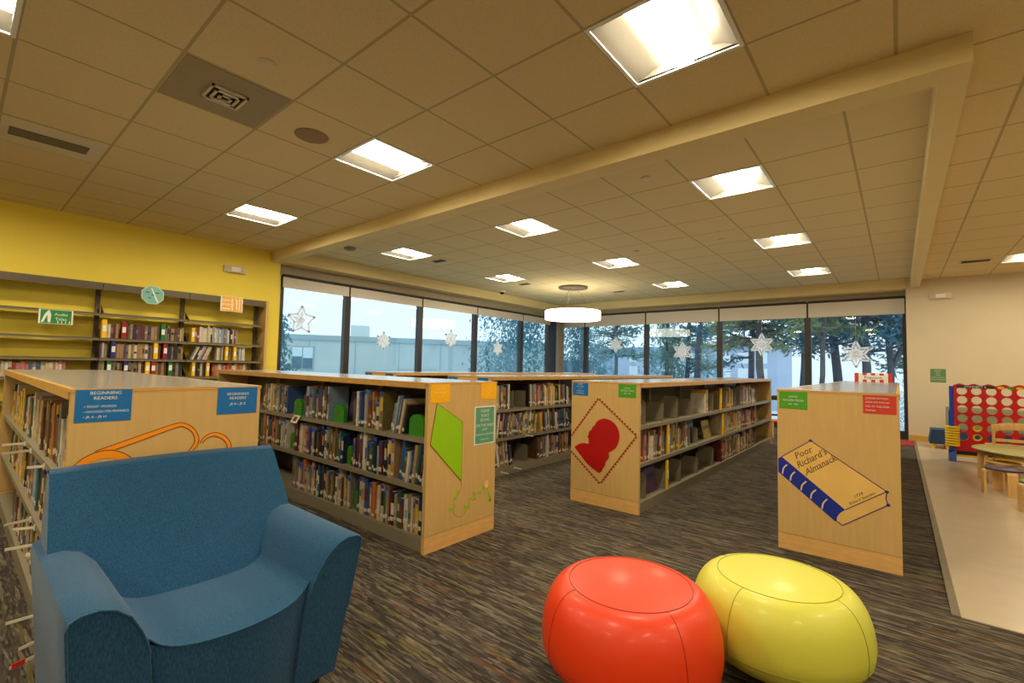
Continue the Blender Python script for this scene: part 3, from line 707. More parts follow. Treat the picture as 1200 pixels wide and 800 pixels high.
def letter_block(a, s, ch, lab, w=.12):
    o = thing('alphabet_block', lab, 'shelf divider', (KO[0]-a, KO[1]+.035, SH[s]+.0004), 0, 'green alphabet shelf blocks')
    out = [(-w/2, 0), (w/2, 0)]+[(w/2*math.cos(q*PI/12), .085+.055*math.sin(q*PI/12)) for q in range(13)]
    MB().prism(out, lambda u, v, d: (u, d, v), 0, .03, gletter).build('block', o, bevel=.004)
    q = MB(); put_text(q, ch, lambda a_, b_: (a_, -.002, .035+b_), M['lime_dark'], 0, 0, .07); q.build('letter', o)
letter_block(.155, 2, 'C', 'green rounded letter block at the panel end of the kite top shelf', .15)
letter_block(1.12, 2, 'B', 'green rounded letter block in the middle of the kite top shelf', .15)
letter_block(1.80, 2, 'A', 'green rounded letter block at the far end of the kite top shelf', .14)
letter_block(.945, 1, 'E', 'green letter block between books in the middle of the kite middle shelf', .06)
letter_block(1.875, 1, 'D', 'green letter block at the far end of the kite middle shelf', .07)
letter_block(.83, 0, 'G', 'green letter block halfway along the kite bottom shelf', .045)
letter_block(.03, 0, 'H', 'green letter block beside the panel on the kite bottom shelf', .045)
# leaning orange and purple display books on the kite top shelf
for a, c, lab in ((2.78-1.0, 'orange', 'orange picture book standing face out behind the far green letter block'), (1.36-.35, 'purple', 'purple picture book standing face out beside the middle green letter block')):
    mb = MB(); mb.box(-.11, .11, .0, .012, 0, .23, M['bk_'+c]); mb.box(-.108, .108, .002, .010, .23, .231, M['pages']); mb.box(-.07, .07, -.0006, 0, .13, .19, M['bk_brown'])
    o = mb.build('picture_book'); o.location = (KO[0]-a-.05, KO[1]+.15, SH[2]+.0004); o.rotation_euler = (-.12, 0, 0); tag(o, lab, 'book')
# shelf flag tags
clear = mat('tag_plastic', (232, 226, 206), .3, var=.04)
def flag(loc, rz, lab, L=.12, pic=None, tilt=.0):
    o = thing('shelf_tag', lab, 'shelf label', loc, rz, 'white shelf tags sticking out of shelves')
    o.rotation_euler = (tilt, 0, rz)
    MB().box(-.0012, .0012, -L, .0, -.004, .008, clear).build('tag_plate', o, bevel=.0005)
    MB().box(-.006, .006, -.004, .002, -.012, .014, clear).build('clip', o)
    if pic: MB().box(-.0016, .0016, -L*.95, -L*.6, -.008, .012, pic).build('picture', o)
fl = [(1.45, 2, .16), (1.15, 2, .2), (.62, 2, .1), (.95, 1, .18), (.78, 1, .14), (.50, 1, .2), (.35, 1, .12), (.55, 0, .16), (.30, 0, .14), (.18, 0, .2)]
for i, (a, s, L) in enumerate(fl):
    flag((AO[0]-a, .2935, SH[s]-.02), random.uniform(-.6, .5), 'white plastic tag, %s along the %s shelf edge of the eyeglasses bookcase' % (ORD(i+1), ['bottom', 'middle', 'top'][s]), L*.55, M['signred'] if i == 9 else None)
for a, z, lab in ((.20, SH[0]-.045, 'white tag sticking out at the base, nearest the kite panel'), (.42, SH[0]-.03, 'white tag at the base, in the middle of the aisle shelf'), (.62, SH[1]-.01, 'white tag hanging from the middle shelf between kite and stamp'), (1.62, SH[0]-.02, 'white tag at the base beside the stamp panel')):
    flag((-3.2905, 3.63+a, z), PI/2, lab, .10)
o = thing('picture_tag', 'white tilted picture card clipped to the kite bookcase top shelf edge', 'shelf label', (-3.995, 1.936, SH[2]+.0), 0)
q = MB(); q.prism([(-.055, -.04), (.055, -.04), (.065, .02), (-.045, .02)], lambda u, v, d: (u, -.012-d+v*.5, v-.012), 0, .003, clear); q.build('card', o)
q = MB(); q.prism([(-.03, -.028), (.03, -.028), (.035, .01), (-.025, .01)], lambda u, v, d: (u, -.0153-d+v*.5, v-.012), 0, .0006, M['bk_brown']); q.build('picture', o)
o = thing('picture_tag', 'white picture card on the kite bookcase middle shelf edge above the armchair', 'shelf label', (-4.79, 1.936, SH[1]+.0), 0)
q = MB(); q.prism([(-.05, -.04), (.05, -.04), (.05, .03), (-.05, .03)], lambda u, v, d: (u, -.012-d+v*.4, v-.008), 0, .003, clear); q.build('card', o)
q = MB(); q.prism([(-.03, -.028), (.03, -.028), (.03, .015), (-.03, .015)], lambda u, v, d: (u, -.0153-d+v*.4, v-.008), 0, .0006, M['signorange']); q.build('picture', o)
# yellow dividers on the stamp bookcase
def shelf_marker(loc, rz, cname, lab, h=.20, t=.024, d=.12, group='coloured shelf markers'):
    o = thing('shelf_marker', lab, 'shelf divider', loc, rz, group)
    MB().box(-t/2, t/2, 0, d, 0, h, M[cname]).build('block', o, bevel=.002)
    MB().box(-t*.38, t*.38, -.0015, 0, h*.35, h*.68, M['paper']).build('white_label', o)
M['mk_yellow'] = mat('marker_yellow', (244, 196, 20), .45, var=.03); M['mk_red'] = mat('marker_red', (150, 28, 34), .45, var=.03); M['mk_green'] = mat('marker_green', (28, 112, 54), .45, var=.03); M['mk_blue'] = mat('marker_blue', (38, 40, 120), .45, var=.03)
for a, s, h, nm in ((.015, 2, .26, 'at the stamp panel, top shelf'), (.64, 1, .27, 'middle shelf, near end'), (.62, 0, .26, 'on the near bottom shelf'), (2.3, 2, .26, 'halfway along the top shelf'), (2.38, 1, .26, 'halfway along the middle shelf')):
    shelf_marker((SO[0]+.012, SO[1]+a, SH[s]+.0004), PI/2, 'mk_yellow', 'yellow and white shelf marker on the stamp bookcase ' + nm, h, d=.02)
mb = MB(); mb.box(-.12, .12, 0, .012, 0, .25, M['bk_navy']); mb.box(-.1, .1, -.001, 0, .16, .2, M['bk_olive']); o = mb.build('picture_book'); o.location = (SO[0]-.06, SO[1]+1.45, SH[1]+.0004); o.rotation_euler = (-.1, 0, PI/2); tag(o, 'navy picture book face out on the stamp bookcase middle shelf', 'book')
mb = MB(); mb.box(-.12, .12, 0, .012, 0, .2, M['bk_yellow']); mb.box(-.1, .1, -.001, 0, .10, .14, M['bk_olive']); o = mb.build('picture_book'); o.location = (SO[0]-.06, SO[1]+2.02, SH[1]+.0004); o.rotation_euler = (-.2, 0, PI/2); tag(o, 'yellow picture book face out on the stamp bookcase middle shelf', 'book')
mb = MB(); mb.box(-.12, .12, 0, .012, 0, .22, M['bk_purple']); mb.box(-.1, .1, -.001, 0, .12, .16, M['bk_navy']); o = mb.build('picture_book'); o.location = (SO[0]-.06, SO[1]+.42, SH[0]+.0004); o.rotation_euler = (-.15, 0, PI/2); tag(o, 'purple picture book face out on the stamp bookcase bottom shelf', 'book')

# ------------------------------------------------------------------ wall shelving on the yellow wall
t = thing('wall_bookcase', 'tall grey metal wall shelving against the yellow wall', 'bookcase', (-7.6, 0, 0))
WM = M['wallmetal']; DV = [-.66, .235, 1.12, 2.0, 2.955]; WS = [.10, .38, .67, .945, 1.165, 1.405, 1.70]
for y in DV:
    q = MB(); q.box(.0, .05, y-.022, y+.022, 0, 2.06, WM); q.build('upright', t)
for i in range(4):
    q = MB(); q.box(.004, .31, DV[i]+.004, DV[i+1]-.004, 2.045, 2.062, WM); q.box(.298, .31, DV[i]+.004, DV[i+1]-.004, 1.975, 2.045, WM); q.build('canopy', t)
    for z in WS:
        q = MB(); q.box(.052, .30, DV[i]+.004, DV[i+1]-.004, z-.018, z, WM); q.box(.292, .30, DV[i]+.004, DV[i+1]-.004, z-.03, z-.018, M['metal']); q.build('shelf', t)
    for y in (DV[i]+.03, DV[i+1]-.03):
        for z in WS:
            q = MB(); q.prism([(.052, z+.001), (.25, z+.001), (.052, z+.11)], lambda u, v, d: (u, y+d, v), 0, .003, WM); q.build('bracket', t)
MB().box(0, .32, 2.98, 3.012, 0, 2.07, M['maple']).build('end_panel', t)
WX = -7.335
def wrow(a0, a1, s, tr, phrase, lean=0, hr=(.16, .19), name='paperback', pal=None, group='paperbacks on the wall shelving', fmt='{c} paperback, ', start=1):
    return row((WX, 0, 0), PI/2, a0, a1, WS[s], hr, tr, phrase, group, lean=lean, jit=.012, pal=pal, labelled=False, name=name, cat=name.replace('_', ' '), fmt=fmt, dr=(.11, .14), start=start)
PB = ['cream', 'tan', 'brown', 'grey', 'navy', 'maroon', 'white', 'purple', 'black', 'tan', 'olive']
DVDP = ['white', 'cream', 'white', 'red', 'black', 'grey', 'white', 'pale blue']
# middle bay
mk = {5: [(1.16, 'yellow', .2), (1.345, 'red', .19), (1.74, 'green', .19)], 4: [(1.255, 'blue', .19), (1.675, 'yellow', .19), (1.775, 'red', .19)], 3: [(1.225, 'green', .19), (1.385, 'blue', .18), (1.60, 'yellow', .18), (1.66, 'red', .18), (1.84, 'green', .19)]}
snm = {3: 'lowest visible', 4: 'second lowest visible', 5: 'upper'}
for s, L in mk.items():
    edges_ = [1.13]+[p for p, c, h in L]+[1.985]; st = 1
    for i in range(len(edges_)-1):
        a0 = edges_[i]+(.027 if i else .004); a1 = edges_[i+1]-(.027 if i < len(edges_)-2 else 0)
        if a1-a0 > .02: st = wrow(a0, a1, s, (.016, .034), 'from the left, middle bay, %s book shelf' % snm[s], start=st, pal=PB)
    for j, (p, c, h) in enumerate(L):
        shelf_marker((WX+.02, p, WS[s]+.0004), PI/2, 'mk_'+c, '%s marker, %s from left, %s book shelf of the middle wall bay' % (c, ORD(j+1), snm[s]), h+.02, .045, .1)
# right bay
wrow(2.105, 2.63, 5, (.014, .026), 'from the left, right bay, upper shelf', .0, (.19, .235), 'slim_case', DVDP, 'slim disc cases on the wall shelving', '{c} slim case, ')
wrow(2.055, 2.34, 4, (.014, .022), 'left of the tilted yellow marker, right bay', .38, (.18, .2), 'slim_case', DVDP, 'slim disc cases on the wall shelving', '{c} leaning slim case, ')
wrow(2.375, 2.47, 4, (.012, .02), 'right of the tilted yellow marker, right bay', .0, (.17, .19), 'slim_case', DVDP, 'slim disc cases on the wall shelving', '{c} slim case, ')
wrow(2.52, 2.57, 4, (.012, .02), 'between the two right yellow markers, right bay', .0, (.17, .19), 'slim_case', DVDP, 'slim disc cases on the wall shelving', '{c} slim case, ')
wrow(2.625, 2.76, 4, (.014, .022), 'right of the last yellow marker, right bay', .0, (.17, .19), 'slim_case', DVDP, 'slim disc cases on the wall shelving', '{c} slim case, ')
wrow(2.13, 2.235, 3, (.016, .03), 'between the yellow markers, right bay, lowest visible shelf', 0, (.16, .18), pal=PB)
wrow(2.33, 2.8, 3, (.016, .034), 'right of the yellow markers, right bay, lowest visible shelf', 0, (.15, .17), pal=['pink', 'orange', 'tan', 'white', 'red'])
for p, s, lab in ((2.075, 5, 'yellow shelf marker at the left of the right wall bay, upper shelf'), (2.495, 4, 'yellow shelf marker in the right wall bay, second of three'), (2.60, 4, 'yellow shelf marker in the right wall bay, rightmost of three'), (2.10, 3, 'yellow shelf marker at the left, right bay, lowest visible shelf'), (2.27, 3, 'yellow shelf marker second from left, right bay, lowest visible shelf')):
    shelf_marker((WX+.02, p, WS[s]+.0004), PI/2, 'mk_yellow', lab, .19, .036, .1)
# left bay
wrow(.25, .86, 3, (.018, .036), 'from the left in the left wall bay', 0, (.15, .18), pal=['white', 'cream', 'white', 'red', 'teal', 'pink', 'cream', 'grey', 'blue'])
# wall-shelf signs
def wall_sign(name, y0, y1, z0, z1, lab, plate, tm, lines, border, extra=None):
    o = thing(name, lab, 'sign', (-7.288, y0, z0), PI/2)
    q = MB(); sign_mesh(q, y1-y0, z1-z0, lambda u, v, d: (u, -d, v), plate, tm, lines, border)
    if extra: extra(q)
    q.build('sign_board', o)
gsg = mat('wall_sign_green', (38, 140, 62), .5, var=.1, scale=30); osg = mat('wall_sign_orange', (250, 180, 40), .5, var=.1, scale=30)
def lighthouse(q):
    P_l = M['paper']; f = lambda u, v, d: (u, -d, v)
    q.prism([(.02, .015), (.05, .11), (.075, .148), (.085, .148), (.10, .10), (.095, .015), (.075, .015), (.068, .10), (.04, .015)], f, .002, .0035, P_l)
    for k in range(4): q.prism([(.15+.032*k, .012), (.162+.032*k, .012), (.156+.032*k, .045)], f, .002, .0035, P_l)
wall_sign('shelf_sign', .595, .875, 1.535, 1.695, 'green and white lettered sign hanging from the left wall bay', gsg, M['paper'], [('Audio', .68, .2, 'c', .64), ('Tales', .36, .2, 'c', .64)], M['paper'], lighthouse)
def blocks(q):
    f = lambda u, v, d: (u, -d, v)
    for (u0, u1, v0, v1) in ((.145, .16, .02, .19), (.20, .215, .03, .18), (.24, .25, .02, .19), (.02, .12, .03, .045)): q.prism([(u0, v0), (u1, v0), (u1-.006, v1), (u0-.006, v1)], f, .002, .0035, M['paper'])
wall_sign('shelf_sign', 2.372, 2.657, 1.86, 2.075, 'orange and white sign on the right wall bay canopy', osg, M['paper'], [('SERIES', .72, .15, 'l', .06), ('BOOKS', .45, .15, 'l', .06)], M['paper'], blocks)
o = thing('octagon_sign', 'pale teal octagonal sign on the middle wall bay canopy', 'sign', (-7.286, 1.60, 1.975), PI/2)
teal = mat('octagon_teal', (128, 190, 176), .5, var=.06)
q = MB(); q.prism([(.125*math.cos(PI/8+k*PI/4), .125*math.sin(PI/8+k*PI/4)) for k in range(8)], lambda u, v, d: (u, -d, v), 0, .003, M['cream_text'])
q.prism([(.117*math.cos(PI/8+k*PI/4), .117*math.sin(PI/8+k*PI/4)) for k in range(8)], lambda u, v, d: (u, -d, v), .003, .004, teal)
q.prism([(-.022, .085), (-.012, .09), (.062, -.085), (.045, -.09)], lambda u, v, d: (u, -d, v), .004, .0048, M['paper'])
for u, v in ((-.055, .03), (-.03, -.04), (.045, .03), (.005, .0)): q.prism([(u-.02, v-.008), (u+.02, v-.004), (u+.016, v+.01), (u-.016, v+.008)], lambda a, b_, d: (a, -d, b_), .004, .0046, mat('octagon_ink', (60, 110, 104), .6))
q.build('sign_board', o)

# ------------------------------------------------------------------ armchair  (faces +x)
BF = M['blue_fabric']
t = thing('armchair', 'large blue fabric armchair with rolled sloping arms', 'armchair', (-1.86, .595, 0), 0)
# local: x forward, y to its left(+y)
def arm(s):
    mb = MB(); rows = []
    # profile across y (outer->inner), z: outer bottom, outer top, crest, roll to the seat
    prof = [(.355, .07), (.372, .30), (.392, .535), (.388, .556), (.370, .566), (.335, .568), (.295, .556), (.262, .525), (.238, .48), (.222, .44), (.213, .405), (.20, .30), (.20, .07)]
    for x, k, fz in ((-.36, 1.0, 1), (-.2, 1, 1), (.0, 1, 1), (.2, 1, 1), (.345, 1, 1), (.36, .99, 1)):
        r = []
        for y, z in prof:
            xx = x
            if x > .3: xx = x-.085*(1-(z-.07)/.5)     # front face leans out towards the top
            yy = y*k if x < .35 else y-.004*(1 if y > .3 else -1)
            zz = z*(1 if x < .35 else .993)
            r.append((xx, s*yy, zz))
        rows.append(r if s > 0 else r[::-1])
    mb.grid(rows, BF, True, closed=True)
    n_ = len(prof); vs = rows[-1]; mb.add(vs, [tuple(range(n_-1, -1, -1))], BF); mb.add(rows[0], [tuple(range(n_))], BF)
    o = mb.build('arm', t)
    e = o.modifiers.new('e', 'EDGE_SPLIT'); e.split_angle = math.radians(48)
    # piping along the front edge
    q = MB(); fp = [(x_[0]+.001, x_[1], x_[2]+.001) for x_ in (rows[-1] if s > 0 else rows[-1][::-1])[1:11]]
    q.tube(fp, .0032, BF, 6); q.build('piping', o)
arm(1); arm(-1)
# front base + seat
def fx(v, z): return .36-.085*(1-(z-.07)/.5)-.022+.05*(1-v*v)
def sz(v): return .398-.012*(1-v*v)+.028*abs(v)**6
mb = MB(); rows = []
for i in range(9):
    r = []
    for j in range(17):
        v = j/8-1; z = .07+(sz(v)-.07)*i/8; r.append((fx(v, z), v*.224, z))
    rows.append(r)
mb.grid(rows, BF)
mb.grid([[(-.30, p[1], .07) for p in rows[0]], rows[0]], BF); mb.build('front_base', t)
mb = MB(); seat = []
for i in range(15):
    u = i/14; r = []
    for j in range(17):
        v = j/8-1; x0 = fx(v, sz(v)); x = x0-(x0+.20)*u
        crown = .016*math.sin(min(1, u*4)*PI/2)*(1-v**4)
        r.append((x, v*.224, sz(v)+crown+.004*math.sin(u*PI)-.012*u+.012*abs(v)**8))
    seat.append(r)
mb.grid(seat, BF); mb.build('seat', t)
q = MB(); q.tube([(x_+.001, y_, z_+.001) for x_, y_, z_ in seat[0]], .0026, BF, 6); q.build('seat_piping', t)
# backrest: slab leaning back, wider at arm level
mb = MB(); rows = []
def bk(u, v, front):
    z = .30+.485*u; w = min(.384-.022*u, .360+.09*max(0, z-.30))
    if u > .97: z -= .004
    x = (.02-.355*u) if front else (-.27-.125*u)
    if front: x += .018*(1-v*v)*(1-u*.6)
    zz = z + (.012*(1-v*v) if u > .5 else 0)*u
    return (x, v*w, zz)
for i in range(11): rows.append([bk(i/10, j/10*2-1, True) for j in range(11)])
mb.grid(rows[::-1], BF)
rb = [[bk(i/10, j/10*2-1, False) for j in range(11)] for i in range(11)]
mb.grid(rb, BF)
mb.grid([rb[-1], [(.5*(a[0]+b_[0]), a[1], a[2]+.012) for a, b_ in zip(rows[-1], rb[-1])], rows[-1]], BF)
for j in (0, 10):
    L_ = [[rows[i][j], rb[i][j]] for i in range(11)]
    mb.grid(L_ if j == 0 else L_[::-1], BF)
mb.build('backrest', t)
# lower back shell
mb = MB(); mb.box(-.385, -.20, -.33, .33, .07, .31, BF); mb.build('back_shell', t, bevel=.015)
wood_dark = mat('dark_wood_leg', (44, 30, 22), .5)
for x in (-.30, .22):
    for y in (-.30, .30):
        q = MB(); q.cyl((x, y, .075), (x, y, 0), .028, .02, wood_dark, 12); q.build('leg', t)

# ------------------------------------------------------------------ poufs
def pouf(loc, R_, H_, c, lab, rot):
    t = thing('pouf', lab, 'pouf', loc, rot, 'round vinyl poufs')
    m = mat('vinyl_'+lab.split()[0], c, .45, var=.02, scale=3, coat=.1)
    sm_ = mat('seam_'+lab.split()[0], tuple(int(v*.72) for v in c), .6)
    prof = []; rs = .68*R_
    for i in range(5): prof.append((rs*i/4+1e-4, H_-.002-.010*(i/4)**2))
    zm = .5*H_
    for i in range(1, 11):
        a = PI/2*i/10; prof.append((rs+(R_-rs)*math.sin(a)**.95, zm+(H_-.012-zm)*math.cos(a)))
    for i in range(1, 11):
        a = PI/2*i/10; prof.append((.48*R_+.52*R_*math.cos(a), zm-(zm-.05)*math.sin(a)))
    prof.append((.001, .05))
    prof = prof[::-1]
    MB().lathe(prof, m, n=64).build('body', t)
    P = prof[::-1]
    def stitch(pts, closed):
        q = MB(); q.tube(pts, .0014, sm_, 5, closed); return q
    top = [(rs*1.01*math.cos(k*PI/32), rs*1.01*math.sin(k*PI/32), H_-.0115) for k in range(64)]
    stitch(top, True).build('top_seam', t)
    zi = [p for p in P[4:] if p[1] > .135][-1]
    low = [((zi[0]+.001)*math.cos(k*PI/32), (zi[0]+.001)*math.sin(k*PI/32), zi[1]) for k in range(64)]
    stitch(low, True).build('lower_seam', t)
    for k in range(4):
        a = k*PI/2
        pts = [((p[0]+.0006)*math.cos(a), (p[0]+.0006)*math.sin(a), p[1]) for p in P[4:] if p[1] >= zi[1]]
        stitch(pts, False).build('side_seam', t)
    for k in range(4):
        a = k*PI/2+.6
        q = MB(); q.cyl((.44*R_*math.cos(a), .44*R_*math.sin(a), .06), (.44*R_*math.cos(a), .44*R_*math.sin(a), 0), .014, .018, mat('chrome_glide', (190, 190, 190), .25, metal=1), 12); q.build('glide', t)
    return t
pouf((-.784, 1.658, 0), .322, .400, (226, 58, 2), 'orange round vinyl pouf in front of the yellow one', -.55)
pouf((-.390, 2.160, 0), .316, .376, (210, 209, 74), 'yellow green round vinyl pouf behind the orange one', -.35)

# ------------------------------------------------------------------ right corner: play area
# striped sign on the almanack bookcase
o = thing('striped_sign', 'red and white striped lettered sign on top of the almanack bookcase', 'sign', (-.50, 8.45, TOPZ))
q = MB(); ss = 5
for k in range(9): q.box(.0478*k, .0478*(k+1), 0, .02, 0, .128, M['signred'] if k % 2 == 0 else M['paper'])
q.prism([(.05, .035), (.38, .035), (.38, .095), (.05, .095)], lambda u, v, d: (u, -d, v), 0, .001, M['paper'])
put_text(q, 'Popcorn', lambda a, b_: (a, -.0016, b_), M['black'], .215, .045, .042, maxw=.3)
q.build('sign_board', o)
# green paper notice
o = thing('paper_notice', 'small green paper notice on the cream wall left of the game', 'notice', (.425, 11.051, 1.055))
q = MB(); sign_mesh(q, .205, .235, lambda u, v, d: (u, -d, v), mat('notice_green', (96, 138, 88), .7), M['cream_text'], [('PLEASE', .85, .08, 'c', .5), ('PUT', .70, .08, 'c', .5), ('TOYS', .55, .08, 'c', .5), ('AWAY WHEN YOU', .38, .06, 'c', .5), ('ARE DONE PLAYING', .22, .06, 'c', .5)]); q.build('notice_sheet', o)
# giant game
GR = mat('game_red', (200, 12, 22), .35, var=.02); GB = mat('game_blue', (12, 72, 186), .35, var=.02); GY = mat('game_yellow', (244, 206, 14), .4, var=.02)
t = thing('giant_board_game', 'giant red upright disc dropping game with round holes and blue posts', 'game', (.58, 8.95, 0))
def game_board():
    q = MB(); W, z0, z1 = 1.16, .155, 1.01; n_ = 24
    cols = [.085+.1425*i+.07*0 for i in range(8)]
    dx, dz, r = .1425, .125, .053
    x00 = .085-dx/2; zz0 = .349-dz/2
    for yv, flip in ((-.03, False), (.03, True)):
        for i in range(8):
            for j in range(6):
                cx = .085+dx*i; cz = .349+dz*j
                if i == 7: continue
                sq = []; ci = []
                for k in range(n_):
                    a = 2*PI*k/n_+PI/4; c, s = math.cos(a), math.sin(a); m_ = max(abs(c), abs(s))
                    sq.append((cx+c/m_*dx/2, yv, cz+s/m_*dz/2)); ci.append((cx+r*c, yv, cz+r*s))
                q.add(sq+ci, [((k, (k+1) % n_, n_+(k+1) % n_, n_+k) if flip else (k, n_+k, n_+(k+1) % n_, (k+1) % n_)) for k in range(n_)], GR)
                if not flip:
                    ci2 = [(p[0], .03, p[2]) for p in ci]
                    q.add(ci+ci2, [(k, (k+1) % n_, n_+(k+1) % n_, n_+k) for k in range(n_)], GR, True)
    xa, xb = .085-dx/2, .085+6*dx+dx/2; za, zb = .349-dz/2, .349+5*dz+dz/2
    q.box(0, xa, -.03, .03, z0, zb, GR); q.box(xb, xb+.014, -.03, .03, z0, zb, GR); q.box(xa, xb, -.03, .03, z0, za, GR)
    top = [(0, zb), (xb+.014, zb)]
    K = 84
    for k in range(K+1):
        u = 1-k/K; top.append(((xb+.014)*u, 1.062+.012*math.sin(u*2*PI*7.2-1.2)))
    q.prism(top, lambda u, v, d: (u, d, v), -.03, .03, GR)
    q.box(0, xb+.014, -.034, -.03, .665-.008, .665+.004, GR)
    return q, xb+.014, zb
q, gw, zb = game_board(); gb = q.build('board', t)
q = MB(); q.box(.03, .40, -.0325, -.0305, 1.012, 1.052, mat('banner_dark', (52, 40, 66), .5)); put_text(q, 'CONNECT 4', lambda a, b_: (a, -.0335, b_), M['paper'], .215, 1.019, .026, maxw=.34)
for k, c in enumerate((GY, M['signgreen'], GY, M['inkpurple'], GY, M['inkblue'])):
    cx = .46+.085*k; q.prism([(cx+.035*math.cos(a*PI/8), 1.03+.018*math.sin(a*PI/8)) for a in range(16)], lambda u, v, d: (u, -.0305-d, v), 0, .002, c)
q.build('banner', gb)
for x0, x1 in ((-.045, -.001), (gw+.001, gw+.045)):
    q = MB(); q.box(x0, x1, -.02, .02, .05, 1.035, GB); q.box(x0-.012, x1, -.028, .028, .05, .70, GB)
    q.prism([(-.10, 0), (.10, 0), (.055, .16), (-.055, .16)], lambda u, v, d: (d, u, v), x0-.02, x1+.012, GB); q.build('post', t, bevel=.004)
q = MB(); q.box(0, gw, -.05, .05, .075, .10, GY); q.box(0, gw, -.02, .02, .10, .154, M['black']); q.build('base_bar', t)
for k in range(8):
    o = MB().lathe([(.034, 0), (.072, 0), (.076, .005), (.076, .020), (.072, .026), (.034, .026), (.034, 0)], GY, n=28).build('game_disc')
    o.location = (.557+.012, 8.95, .222+.0345*k); tag(o, 'yellow game disc on the blue post, %s from the bottom of the stack' % ORD(k+1), 'game disc', 'yellow discs stacked on the blue post')
    o.location = (.557-.075, 8.862, .222+.0345*k)
    o.location = (.553, 8.845, .222+.0345*k)
q = MB(); q.cyl((-.027, -.105, .16), (-.027, -.105, .53), .028, .028, GB, 14); q.box(-.05, -.004, -.135, -.028, .165, .215, GB); q.build('disc_rod', t)
for j, lab in ((1, 'yellow ring disc in the second column, second row from the bottom'), (0, 'yellow ring disc in the second column, bottom row')):
    o = MB().lathe([(.03, -.012), (.051, -.012), (.051, .012), (.03, .012), (.03, -.012)], GY, n=28).build('game_disc')
    o.rotation_euler = (PI/2, 0, 0); o.location = (.58+.085+.1425, 8.95, .349+.125*j+.0005); tag(o, lab, 'game disc', 'yellow discs inside the board')
# bench behind the game
t = thing('child_bench', 'dark blue upholstered child bench with yellow legs and olive back behind the game', 'bench', (.36, 10.18, .006))
q = MB(); q.prism([(0, .075), (1.25, .075), (1.22, .30), (.03, .30)], lambda u, v, d: (u, d, v), 0, .42, M['bench_blue']); q.build('seat', t, bevel=.015)
q = MB(); q.box(.23, 1.22, .43, .50, .078, .66, mat('bench_olive', (150, 148, 108), .7)); q.build('backrest', t, bevel=.015)
for x in (.06, .22, 1.02, 1.19):
    for y in (.06, .38): MB().cyl((x, y, .08), (x, y, 0), .03, .026, GY, 12).build('leg', t)
# bentwood stools
BW = mat('bentwood', (222, 178, 112), .4, var=.1, scale=5, stretch=(6, 6, 1))
def bent_leg(ang, r, h, w, th=.018):
    q = MB(); pts = []
    for k in range(7):
        a = k/6*PI/2; pts.append((r-.035+.035*math.sin(a), h-.035+.035*math.cos(a)))
    outer = [(r-.11, h)]+pts+[(r, 0)]
    inner = [(r-.11, h-th)]+[(r-.035+(.035-th)*math.sin(k/6*PI/2), h-.035+(.035-th)*math.cos(k/6*PI/2)) for k in range(7)]+[(r-th, 0)]
    ca, sa = math.cos(ang), math.sin(ang)
    rows = [[(o_[0]*ca-s*sa*w/2, o_[0]*sa+s*ca*w/2, o_[1]) for s in (-1, 1)]+[(i_[0]*ca-s*sa*w/2, i_[0]*sa+s*ca*w/2, i_[1]) for s in (1, -1)] for o_, i_ in zip(outer, inner)]
    q.grid(rows, BW, False, closed=True); q.add(rows[0], [(0,1,2,3)], BW); q.add(rows[-1], [(3,2,1,0)], BW); return q
def stool(loc, rz, r, h, c, lab, w=.075):
    t = thing('child_stool', lab, 'stool', loc, rz, 'low round bentwood stools')
    m = mat('stool_'+lab.split()[0], c, .45, var=.05)
    MB().lathe([(.001, h-.02), (r-.012, h-.02), (r-.004, h-.012), (r-.004, h-.004), (r-.014, h), (.001, h)], m, n=36).build('seat', t)
    for k in range(4): bent_leg(k*PI/2, r+.012, h-.0205, w).build('leg', t)
stool((.80, 6.80, .006), -1.35, .155, .262, (70, 58, 86), 'purple round bentwood stool in front of the table')
stool((.955, 6.10, .006), -2.75, .155, .27, (112, 164, 100), 'green topped bentwood stool cut by the right edge of the photo')
stool((.86, 7.36, .006), -1.9, .14, .25, (206, 170, 110), 'natural wood bentwood stool pushed under the table')
# table
t = thing('child_table', 'low round table with pale green wooden top', 'table', (1.19, 7.62, .006))
tt = mat('table_top_green', (176, 180, 116), .25, var=.06, scale=4)
MB().lathe([(.001, .343), (.545, .343), (.555, .348), (.555, .358), (.545, .363), (.001, .363)], tt, n=56).build('tabletop', t)
MB().lathe([(.47, .29), (.47, .342), (.45, .342), (.45, .29), (.47, .29)], BW, n=40).build('apron', t)
for k in range(4):
    a = PI+k*PI/2-.05
    q = MB(); q.cyl((.475*math.cos(a), .475*math.sin(a), .342), (.49*math.cos(a), .49*math.sin(a), 0), .03, .024, BW, 14); q.build('leg', t)
